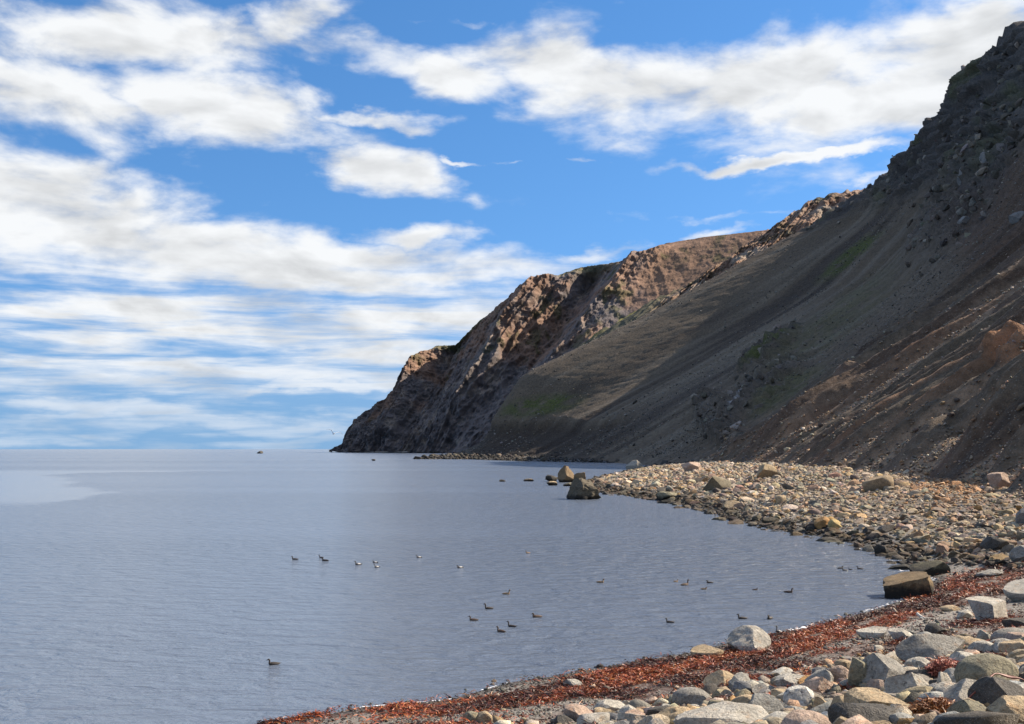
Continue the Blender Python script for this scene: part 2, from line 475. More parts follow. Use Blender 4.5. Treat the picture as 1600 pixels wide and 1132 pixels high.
def build_slope():
    NR, NC = 820, 290
    Ys = np.concatenate([np.linspace(-140, 60, 40)[:-1], np.geomspace(60, 1200, NR - 39)])
    secY = np.array([s[0] for s in SECT], float)
    keys = np.array([s[1] for s in SECT], float)                # S,8,2
    t = np.concatenate([np.linspace(0, 1, 60)[:-1], np.linspace(1, 6, NC - 84), np.linspace(6, 7, 26)[1:]])
    KX = np.stack([np.interp(Ys, secY, keys[:, k, 0]) for k in range(8)], 1)
    KZ = np.stack([np.interp(Ys, secY, keys[:, k, 1]) for k in range(8)], 1)
    # soften the creases at the sections, less where they are close together
    toe = fbm(Ys / 16, Ys * 0, octs=3, seed=28) * 7 * sstep(450, 350, Ys)
    KX[:, 0] += toe; KX[:, 1] += toe * .6
    KX = gauss1(KX, 5, 0); KZ = gauss1(KZ, 9, 0)
    X = np.stack([np.interp(t, np.arange(8), KX[i]) for i in range(len(Ys))])
    Z = np.stack([np.interp(t, np.arange(8), KZ[i]) for i in range(len(Ys))])
    X = gauss1(X, 3, 1); Z = gauss1(Z, 3, 1)
    Y = np.repeat(Ys[:, None], X.shape[1], 1)
    P = np.stack([X, Y, Z], -1)
    N = normals(P)
    if N[..., 2].mean() < 0: N = -N
    px, py = proj(X, Y, Z)
    near = sstep(560, 280, Y)                                   # the gullied near flank
    up = Z
    # ribs and gullies that run straight down the slope
    yw = Y + 5 * fbm(X / 60, Y / 60, octs=2, seed=3) + 0.05 * X
    def ridges(lam, sd, warp):
        ph = yw / lam + warp * fbm(yw / (3 * lam), X / 110, octs=2, seed=sd)
        tri = np.abs(ph - np.floor(ph) - .5) * 2
        return sstep(.30, .62, 1 - tri + .22 * fbm(yw / (.35 * lam), X / 25, octs=3, seed=sd + 9)) * (0.35 + 0.65 * (1 - tri)) * np.clip(0.75 + 0.8 * fbm(yw / lam, X / 45, octs=2, seed=sd + 5), .15, 1.5), 1 - tri
    b1, ph1 = ridges(23.0, 26, 1.5)
    b2, ph2 = ridges(7.5, 27, 1.3)
    g1 = fbm(yw / 19, X / 220, octs=2, seed=21, ridge=True)
    g2 = fbm(yw / 6.5, X / 90, octs=3, seed=22, ridge=True)
    g3 = fbm(yw / 2.2, X / 30, octs=2, seed=23)
    low = sstep(0, 14, Z)
    d = near * low * (1.2 * g1 + 1.1 * g2 + 0.7 * g3 + 7.0 * b1 + 2.2 * b2 - 2.4)
    # wider, smoother fans further along
    far = 1 - near
    f1 = fbm(yw / 75, X / 420, octs=2, seed=24)
    f2 = fbm(yw / 17, X / 150, octs=3, seed=25)
    d = d + far * low * ((7.0 * f1 + 2.4 * f2) * (1 - .85 * sstep(800, 900, Y)) - 1.5)
    # rock bands: cliffs at the crest, the outcrop half way along, the block field top right
    rockm = np.clip(blob(px, py, 1560, 130, 150, 48, 52) + blob(px, py, 1430, 245, 75, 34, 50) + blob(px, py, 1500, 170, 60, 40, 55), 0, 1)
    slope_up = sstep(4.0, 4.9, np.repeat(t[None, :], len(Ys), 0)) * sstep(6.4, 5.8, np.repeat(t[None, :], len(Ys), 0))
    rockm = np.maximum(rockm, slope_up * sstep(500, 640, Y) * 0.9)
    outc = np.clip(blob(px, py, 1122, 655, 30, 48, 35, .25) + blob(px, py, 1200, 548, 60, 16, 40, .3) + blob(px, py, 1195, 605, 80, 22, 36, .4), 0, 1)
    outc = outc * sstep(-.5, -.1, fbm(X / 14, Y / 20, Z / 10, octs=3, seed=43))
    blk = np.clip(blob(px, py, 1500, 300, 42, 110, -35) + blob(px, py, 1560, 210, 60, 30, 45), 0, 1)
    r3 = fbm(X / 22, Y / 30, Z / 12, octs=5, seed=41, ridge=True, gain=0.55)
    strata = np.round((Z + 4 * fbm(X / 50, Y / 50, octs=2, seed=44)) / 11) * 11 - Z
    d = d + rockm * (10.0 * r3 + 0.42 * strata - 4.0)
    r4 = fbm(X / 9, Y / 9, Z / 7, octs=5, seed=42, ridge=True, gain=0.55)
    d = d + outc * (9.0 * r4 + 1.6) + blk * (6.0 * r4 + 1.2)
    knob = blob(px, py, 1592, 566, 42, 20, 10, .3)
    d = d + knob * (.8 + 4.0 * r4) - blob(px, py, 1520, 655, 50, 16, 38, .4) * 1.6
    # the bank the sea has cut along the toe of the far fan
    bank = sstep(700, 780, Y) * sstep(1000, 960, Y) * sstep(2, 8, Z) * sstep(34, 26, Z + 4 * fbm(Y / 30, X / 30, octs=3, seed=8))
    d = d - bank * (5.0 + 1.4 * fbm(yw / 5, Z / 20, octs=3, seed=9, ridge=True))
    d = d + 0.18 * fbm(X / 1.6, Y / 1.6, Z / 1.6, octs=3, seed=51) * np.clip(Y / 150, .6, 4)
    P = P + N * d[..., None]
    # colours of the ground; near-flank soil and chips also carry painted shade and sun
    n1 = fbm(X / 30, Y / 30, Z / 30, octs=4, seed=61); n2 = fbm(yw / 9, X / 120, octs=4, seed=62)
    scree = np.array([0.116, 0.089, 0.061]); gravel = np.array([0.178, 0.147, 0.108]); brown = np.array([0.085, 0.050, 0.032])
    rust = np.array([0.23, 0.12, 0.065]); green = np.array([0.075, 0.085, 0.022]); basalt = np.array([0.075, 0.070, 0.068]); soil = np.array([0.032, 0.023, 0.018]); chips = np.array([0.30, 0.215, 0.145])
    C = np.zeros(P.shape) + scree
    def lay(c, w):
        nonlocal C
        C = C * (1 - w[..., None]) + c * w[..., None]
    lay(gravel, np.clip(sstep(-0.1, 0.5, n2) * 0.7, 0, 1))
    lay(gravel, blob(px, py, 1130, 570, 170, 22, 33) * 0.8)
    lay(soil * 1.25, far * sstep(.02, .4, fbm(yw / 28, X / 420, octs=4, seed=64)) * .75)
    lay(brown, np.clip(near * sstep(-0.35, 0.35, n2 + n1 * .6), 0, 1) * 0.85)
    lay(brown, blob(px, py, 1560, 330, 80, 120, 0) * 0.7)
    lay(rust, near * sstep(0.15, 0.55, fbm(yw / 7, X / 200, octs=3, seed=66)) * 0.55)
    lay(soil, near * sstep(0.1, 0.5, fbm(yw / 11, X / 160, octs=3, seed=67)) * 0.75)  # dark soil, deepened to paint more shade into the near flank
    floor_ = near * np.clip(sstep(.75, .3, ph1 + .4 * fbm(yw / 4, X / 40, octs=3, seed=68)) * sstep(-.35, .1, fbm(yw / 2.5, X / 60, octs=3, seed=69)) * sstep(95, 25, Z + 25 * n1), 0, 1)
    lay(chips, floor_ * 0.85)  # gravel on the gully floors, brightened to paint in sunlit strips
    lay(rust * 1.3, knob * 0.85)
    lay(basalt, np.clip(rockm + outc * .5 + blk * .6, 0, 1) * 0.85)
    lay(soil, bank * 0.8)
    gr = blob(px, py, 1325, 395, 55, 9, 38) + blob(px, py, 840, 632, 60, 14, 8) + blob(px, py, 1200, 548, 46, 5, 35) * .9 + blob(px, py, 1230, 610, 60, 10, 35) * .5 + blob(px, py, 1300, 500, 120, 25, 38) * .35
    lay(green, np.clip(gr * sstep(-0.5, 0.1, fbm(X / 6, Y / 10, Z / 6, octs=4, seed=71)), 0, 1) * (1 - bank))
    lay(green, np.clip(rockm * sstep(0.1, 0.45, n1), 0, 1) * 0.5)
    lay(np.array([.40, .40, .41]), .8 * blob(px, py, 1158, 635, 16, 2.2, 60) * sstep(-0.1, 0.3, r4))
    C *= (1 + 0.18 * n1 + 0.15 * fbm(X / 4, Y / 4, Z / 4, octs=3, seed=73))[..., None]
    V = P.reshape(-1, 3)
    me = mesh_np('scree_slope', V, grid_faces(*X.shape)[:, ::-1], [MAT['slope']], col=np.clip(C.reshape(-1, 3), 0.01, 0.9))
    link('scree_slope', me, kind='structure')
    return P, N, floor_, np.clip(blk + outc * .7 + rockm * .25, 0, 1)
SLOPE_P, SLOPE_N, SLOPE_FLOOR, SLOPE_ROCK = build_slope()

# ------------------------------------------------------------------ far headland and the rocky ridge before it
MAT['headland'] = tint_material('headland_rock', 0.045, 5.0, 0.95, 0.30)

def loft_hill(name, cols, nu, nv, back, disp, color):
    """cols: (top px, top py, top depth, foot px, foot py, foot depth) along the coast; mass continues behind the crest"""
    cols = np.array(cols, float)
    L = np.concatenate([[0], np.cumsum(np.hypot(np.diff(cols[:, 0]), np.diff(cols[:, 1])))])
    u = np.linspace(0, L[-1], nu)
    c = np.stack([np.interp(u, L, cols[:, k]) for k in range(6)], 1)
    tx, tz = at_depth(c[:, 0], c[:, 1], c[:, 2]); fx, fz = at_depth(c[:, 3], c[:, 4], c[:, 5])
    v = np.linspace(0, 1, nv)[None, :]
    X = fx[:, None] + (tx - fx)[:, None] * v; Y = c[:, 5][:, None] + (c[:, 2] - c[:, 5])[:, None] * v; Z = fz[:, None] + (tz - fz)[:, None] * v
    P = np.stack([X, Y, Z], -1)
    N = normals(P)
    if N[..., 2].mean() < 0: N = -N
    px, py = proj(X, Y, Z)
    U = np.repeat(u[:, None] / L[-1], nv, 1); VV = np.repeat(v, nu, 0)
    topx = np.repeat(c[:, 0][:, None], nv, 1)
    D = disp(P, N, px, py, U, VV, topx)
    P = P + D
    C = color(P, px, py, U, VV, topx)
    # the back of the hill
    nb = 14
    k = np.linspace(0, 1, nb)[1:][None, :, None]
    e = P[:, -1:, :]
    B = e + k * np.array(back)[None, None, :] - np.array([0, 0, 1.0]) * (k ** 2) * e[..., 2:3] * 0.55
    B[..., 2] += (fbm(B[..., 0] / 60, B[..., 1] / 60, octs=3, seed=9) * 6 - 4) * sstep(0, .2, k[..., 0])
    P = np.concatenate([P, B], 1)
    C = np.concatenate([C, np.repeat(C[:, -1:, :], nb - 1, 1)], 1)
    me = mesh_np(name, P.reshape(-1, 3), grid_faces(P.shape[0], P.shape[1])[:, ::-1], [MAT['headland']], col=np.clip(C.reshape(-1, 3), .01, .9))
    return link(name, me, kind='structure')

orange = np.array([0.225, 0.138, 0.095]); pale = np.array([0.26, 0.21, 0.165]); basalt = np.array([0.142, 0.122, 0.118]); grass = np.array([0.085, 0.085, 0.030]); hill = np.array([0.21, 0.125, 0.078])

def head_disp(P, N, px, py, U, V, topx):
    X, Y, Z = P[..., 0], P[..., 1], P[..., 2]
    # spurs and gullies: out toward the sea at the crests, in at the gullies
    tw = topx + 7 * fbm(X / 90, Z / 90, octs=3, seed=81)
    prof = np.interp(tw, [520, 560, 610, 660, 714, 760, 845, 880, 938, 965, 1005, 1060, 1120, 1250], [0, 0, 30, 95, -60, -20, 120, 70, -75, -25, 100, 30, 0, 0])
    wv = sstep(0.0, 0.25, V) * (0.45 + 0.55 * V) * sstep(1.0, 0.93, V)
    d = prof * wv
    g = fbm(tw / 26, V * 1.4, octs=2, seed=82, ridge=True, gain=.55)
    tw2 = topx + 11 * fbm(X / 60, Z / 60, octs=3, seed=86)
    g2 = fbm(tw2 / 9, V * 2.2, octs=3, seed=87, ridge=True, gain=.6)
    steep = sstep(1075, 1005, topx)
    d = d + (g * 24 + g2 * 8 * np.clip(.6 + 1.2 * fbm(X / 120, Z / 120, octs=2, seed=88), .1, 1.6)) * sstep(1, .93, V) * steep
    r = fbm(X / 42, Y / 80, Z / 95, octs=5, seed=83, ridge=True, gain=.55)
    d = d + r * 24 * (0.25 + 0.75 * steep) * sstep(1, .95, V)
    r2 = fbm(X / 13, Y / 18, Z / 12, octs=4, seed=84, gain=.65, ridge=True)
    d = d + r2 * 9 * (0.3 + 0.7 * steep)
    out = np.array([-0.12, -0.95, 0.12])
    return d[..., None] * out

def head_col(P, px, py, U, V, topx):
    X, Y, Z = P[..., 0], P[..., 1], P[..., 2]
    n = fbm(X / 70, Y / 90, Z / 50, octs=4, seed=91); n2 = fbm(X / 25, Y / 30, Z / 22, octs=4, seed=92)
    C = np.zeros(P.shape) + basalt
    def lay(c, w):
        nonlocal C
        w = np.clip(w, 0, 1); C = C * (1 - w[..., None]) + c * w[..., None]
    lay(pale, sstep(0.05, 0.5, n2) * 0.6)
    lay(orange, sstep(0.40, 0.65, V + n * 0.25) * sstep(-0.3, 0.35, n + 0.12) * 0.9)
    lay(hill, sstep(985, 1030, px) * sstep(490, 450, py) * 0.9)
    lay(grass, sstep(0.05, 0.35, fbm(X / 45, Y / 60, Z / 80, octs=4, seed=93)) * sstep(0.25, 0.5, V) * sstep(.1, -.3, n2) * 0.6)
    lay(grass, sstep(0.93, 0.98, V) * sstep(1010, 900, px) * 0.7)
    C *= (1 + 0.22 * n2)[..., None]
    return C

HEAD = [(518, 705.5, 2700, 517, 707.6, 2640), (540, 690, 2700, 530, 707.6, 2580), (548, 668, 2690, 538, 707.6, 2540), (560, 655, 2680, 545, 707.6, 2520), (610, 622, 2670, 562, 707.6, 2490),
        (640, 604, 2660, 575, 707.6, 2470), (645, 580, 2655, 582, 707.6, 2455), (668, 550, 2650, 592, 707.6, 2440), (682, 541, 2645, 600, 707.6, 2425),
        (712, 540, 2640, 616, 707.7, 2400), (748, 503, 2630, 632, 707.7, 2370), (800, 465, 2610, 652, 707.8, 2320), (860, 435, 2580, 680, 708, 2260),
        (910, 418, 2540, 705, 708.1, 2190), (950, 413, 2500, 730, 708.4, 2100), (1010, 400, 2440, 765, 709, 1980), (1040, 381, 2420, 800, 709, 1900),
        (1100, 371, 2360, 850, 710, 1800), (1205, 359, 2260, 930, 712, 1650), (1290, 352, 2200, 1000, 712, 1600), (1420, 350, 2150, 1120, 712, 1550)]
loft_hill('headland', HEAD, 900, 220, (420, 900, 0), head_disp, head_col)

def ridge_disp(P, N, px, py, U, V, topx):
    X, Y, Z = P[..., 0], P[..., 1], P[..., 2]
    r = fbm(X / 24, Y / 60, Z / 30, octs=5, seed=101, ridge=True, gain=.62)
    g = fbm(topx / 15, V * 1.2, octs=4, seed=102, ridge=True)
    k = sstep(1010, 1090, topx)
    d = (r * 17 + g * 14) * (0.3 + 0.7 * k) * sstep(1.02, .9, V)
    top = fbm(topx / 9, V * 0, octs=4, seed=103) * 5 * sstep(.85, 1, V)
    return d[..., None] * np.array([-0.15, -0.95, 0.1]) + top[..., None] * np.array([0, 0, 1.0])
def ridge_col(P, px, py, U, V, topx):
    X, Y, Z = P[..., 0], P[..., 1], P[..., 2]
    n = fbm(X / 40, Y / 60, Z / 30, octs=4, seed=111)
    C = np.zeros(P.shape) + np.array([0.07, 0.066, 0.04])
    k = sstep(1020, 1100, topx)
    w = (k * sstep(-0.5, 0.2, n))[..., None]; C = C * (1 - w) + orange * 1.05 * w
    w = (k * sstep(0.15, 0.5, n))[..., None]; C = C * (1 - w) + pale * w
    w = ((1 - k) * sstep(0.88, 0.97, V) * sstep(-.2, .3, n))[..., None]; C = C * (1 - w) + np.array([.17, .15, .04]) * w
    return C * (1 + .25 * fbm(X / 12, Y / 20, Z / 12, octs=3, seed=112))[..., None]
RIDGE = [(850, 578, 1490, 770, 670, 1280), (900, 545, 1480, 800, 650, 1250), (945, 514, 1470, 830, 640, 1230), (1000, 480, 1450, 880, 600, 1200), (1045, 460, 1440, 930, 570, 1190),
         (1075, 446, 1430, 960, 560, 1190), (1108, 422, 1420, 990, 540, 1180), (1150, 398, 1410, 1030, 520, 1180), (1163, 386, 1410, 1040, 515, 1180), (1200, 360, 1400, 1080, 490, 1170),
         (1236, 335, 1390, 1110, 480, 1170), (1270, 313, 1390, 1150, 460, 1170), (1305, 301, 1380, 1190, 440, 1170), (1348, 296, 1380, 1230, 420, 1170), (1400, 291, 1380, 1290, 400, 1170), (1470, 290, 1380, 1360, 380, 1170)]
loft_hill('rocky_ridge', RIDGE, 420, 140, (220, 420, 0), ridge_disp, ridge_col)

# ------------------------------------------------------------------ stones
def ico(sub):
    bm = bmesh.new(); bmesh.ops.create_icosphere(bm, subdivisions=sub, radius=1.0)
    V = np.array([v.co[:] for v in bm.verts]); Fc = np.array([[v.index for v in f.verts] for f in bm.faces])
    bm.free(); return V, Fc
ICO = {k: ico(k) for k in (1, 2, 3, 4, 5)}

def rock_shape(sub, seed, planes=(), ncut=7, cut=(0.55, 0.85), rough=0.05, box=0.0, spin=None, rs=1.6, taper=0.0):
    """a stone: a ball sheared by flat breaks and then worn, scaled to a unit box"""
    r = np.random.default_rng(seed)
    V, Fc = ICO[sub]
    V = V.copy()
    if box: V = np.sign(V) * np.abs(V) ** (1 - box)
    V *= r.uniform(0.75, 1.25, 3)
    for _ in range(ncut):
        n = r.normal(size=3); n /= np.linalg.norm(n)
        o = r.uniform(*cut)
        V = V - np.maximum(V @ n - o, 0)[:, None] * n
    if spin is None: spin = r.uniform(0, 6.28)
    c, s = math.cos(spin), math.sin(spin)
    V = V @ np.array([[c, s, 0], [-s, c, 0], [0, 0, 1]])
    for n, o in planes:
        n = np.array(n, float); n /= np.linalg.norm(n)
        V = V - np.maximum(V @ n - o, 0)[:, None] * n
    if rough:
        U = V / np.maximum(np.linalg.norm(V, axis=1, keepdims=True), 1e-6)
        d = fbm(V[:, 0] * rs + seed * 1.3, V[:, 1] * rs, V[:, 2] * rs, octs=4 if sub > 2 else 2, gain=.55, seed=seed % 97)
        if sub > 3: d = d + 0.35 * fbm(V[:, 0] * 5, V[:, 1] * 5, V[:, 2] * 5 + seed, octs=3, gain=.6, seed=seed % 89, ridge=True)
        V = V + U * (d * rough)[:, None]
    if taper:
        zz = (V[:, 2] - V[:, 2].min()) / np.ptp(V[:, 2]); V[:, :2] *= (1.25 - taper * zz)[:, None]
    lo, hi = V.min(0), V.max(0)
    return (V - (lo + hi) / 2) / (hi - lo), Fc

def stone_material(name, speck=(0.10, 0.09, 0.08), speck_amt=0.35, wet=False, tint=False):
    m, T = mat_new(name)
    p = geo_pos(T)
    oi = T.t.nodes.new('ShaderNodeObjectInfo')
    base = T.n('ShaderNodeVertexColor', layer_name='tint') if tint else oi.outputs['Color']
    off = T.v('ADD', p, T.n('ShaderNodeCombineXYZ', {0: T.m('MULTIPLY', oi.outputs['Random'], 40.0), 1: 0.0, 2: 0.0}))
    n1 = T.noise(off, 2.6, 5, 0.6, 0.3); n2 = T.noise(off, 15.0, 4, 0.65); n3 = T.noise(off, 60.0, 2, 0.6)
    k = T.m('ADD', T.rng(n1, 0.3, 0.7, 0.66, 1.28, 'LINEAR'), T.rng(n2, 0.3, 0.7, -0.34, 0.32, 'LINEAR'))
    c = T.mix(1.0, base, T.n('ShaderNodeCombineXYZ', {0: k, 1: k, 2: T.m('MULTIPLY', k, 0.98)}), 'MULTIPLY')
    # rusty and lichen-grey blotches
    b1 = T.noise(off, 4.2, 4, 0.6)
    c = T.mix(T.rng(b1, 0.55, 0.70, 0.0, 0.45), c, T.mix(1.0, c, rgba((1.15, 0.80, 0.55)), 'MULTIPLY'))
    b2 = T.noise(T.v('ADD', off, (7.3, 2.1, 5.5)), 6.5, 5, 0.65)
    c = T.mix(T.rng(b2, 0.58, 0.68, 0.0, speck_amt), c, rgba(speck))
    vz = T.n('ShaderNodeTexVoronoi', {'Vector': off, 'Scale': 38.0}, out='Distance')
    c = T.mix(T.rng(vz, 0.26, 0.14, 0.0, 0.35), c, rgba((0.5, 0.48, 0.44)))
    cr = T.n('ShaderNodeTexVoronoi', {'Vector': T.v('ADD', off, T.v('MULTIPLY', T.noise(off, 3.0, 3, .6, out=1), (.45,) * 3)), 'Scale': 1.7}, feature='DISTANCE_TO_EDGE')
    c = T.mix(T.m('MULTIPLY', T.rng(cr, 0.022, 0.0, 0.0, 0.75), T.rng(n1, .42, .55)), c, rgba((.05, .042, .035)))
    if wet:
        sp = T.t.nodes.new('ShaderNodeSeparateXYZ'); T.t.links.new(p, sp.inputs[0])
        w = T.m('ADD', sp.outputs[2], T.m('MULTIPLY', T.m('SUBTRACT', n1, 0.5), 0.9))
        c = T.mix(T.rng(w, 0.95, 0.3), c, rgba((0.022, 0.019, 0.015)))
    h = T.m('ADD', T.m('ADD', T.m('MULTIPLY', n1, 0.5), T.m('MULTIPLY', n2, 0.35)), T.m('MULTIPLY', n3, 0.08))
    b = T.n('ShaderNodeBump', {'Strength': 0.9, 'Distance': 0.2, 'Height': h})
    finish(T, T.n('ShaderNodeBsdfPrincipled', {'Base Color': c, 'Roughness': 0.85, 'Specular IOR Level': 0.3, 'Normal': b}))
    return m
MAT['stone'] = stone_material('weathered_stone')
MAT['sea_stone'] = stone_material('tidal_stone', wet=True)
MAT['speckled'] = stone_material('speckled_stone', speck=(0.05, 0.05, 0.055), speck_amt=0.95)
MAT['shingle'] = stone_material('shingle_stone', tint=True)

GREY, PALE, TAN, OLIVE, DARK, OCHRE, PINK, WHITE, BLUE = ((.29, .27, .235), (.44, .405, .345), (.42, .32, .20), (.25, .225, .155), (.095, .087, .076), (.42, .24, .095), (.42, .31, .24), (.60, .57, .51), (.21, .205, .20))
PLACED = []                                   # x, y, radius of every stone set down so far

def set_stone(name, l, t, r, b, color, label, cat='boulder', seed=1, sub=4, mat='stone', depth=0.85, group=None, wade=False, embed=0.22, Y=None, **kw):
    """a boulder whose foot is at the middle of its lower edge in the photograph and whose top reaches t"""
    mx = (l + r) / 2
    if Y is not None: x, z = at_depth(mx, b, Y); x = float(x); z = float(z)
    elif wade: x, Y = on_water(mx, b); z = 0.0
    else: x, Y, z = on_beach(mx, b)
    w = (r - l) * Y / F
    d = w * depth
    a, _ = ray(mx, b)
    Yc = Y + d * 0.42; xc = float(a) * Yc
    zg = z if (Yc > 330 or wade) else float(beach_z(np.array([xc]), np.array([Yc]))[0])
    if wade: zg = min(zg, 0.0)
    _, zt = at_depth(mx, t, Yc); zt = float(zt)
    habove = max(zt - zg, 0.12 * w)
    h = habove + embed * habove + 0.04 * w
    if r - l < 34: sub = 3
    V, Fc = rock_shape(sub, seed, **kw)
    V = V * np.array([w, d, h])
    V[:, 2] += h / 2
    me = mesh_np(name, V, Fc, [MAT[mat]], sharp=28)
    o = link(name, me, label=label, category=cat)
    if group: o['group'] = group
    o.location = (xc, Yc, zt - h if habove == zt - zg else zg + habove - h)
    o.color = rgba(color)
    PLACED.append((xc, Yc, w * 0.42))
    return o

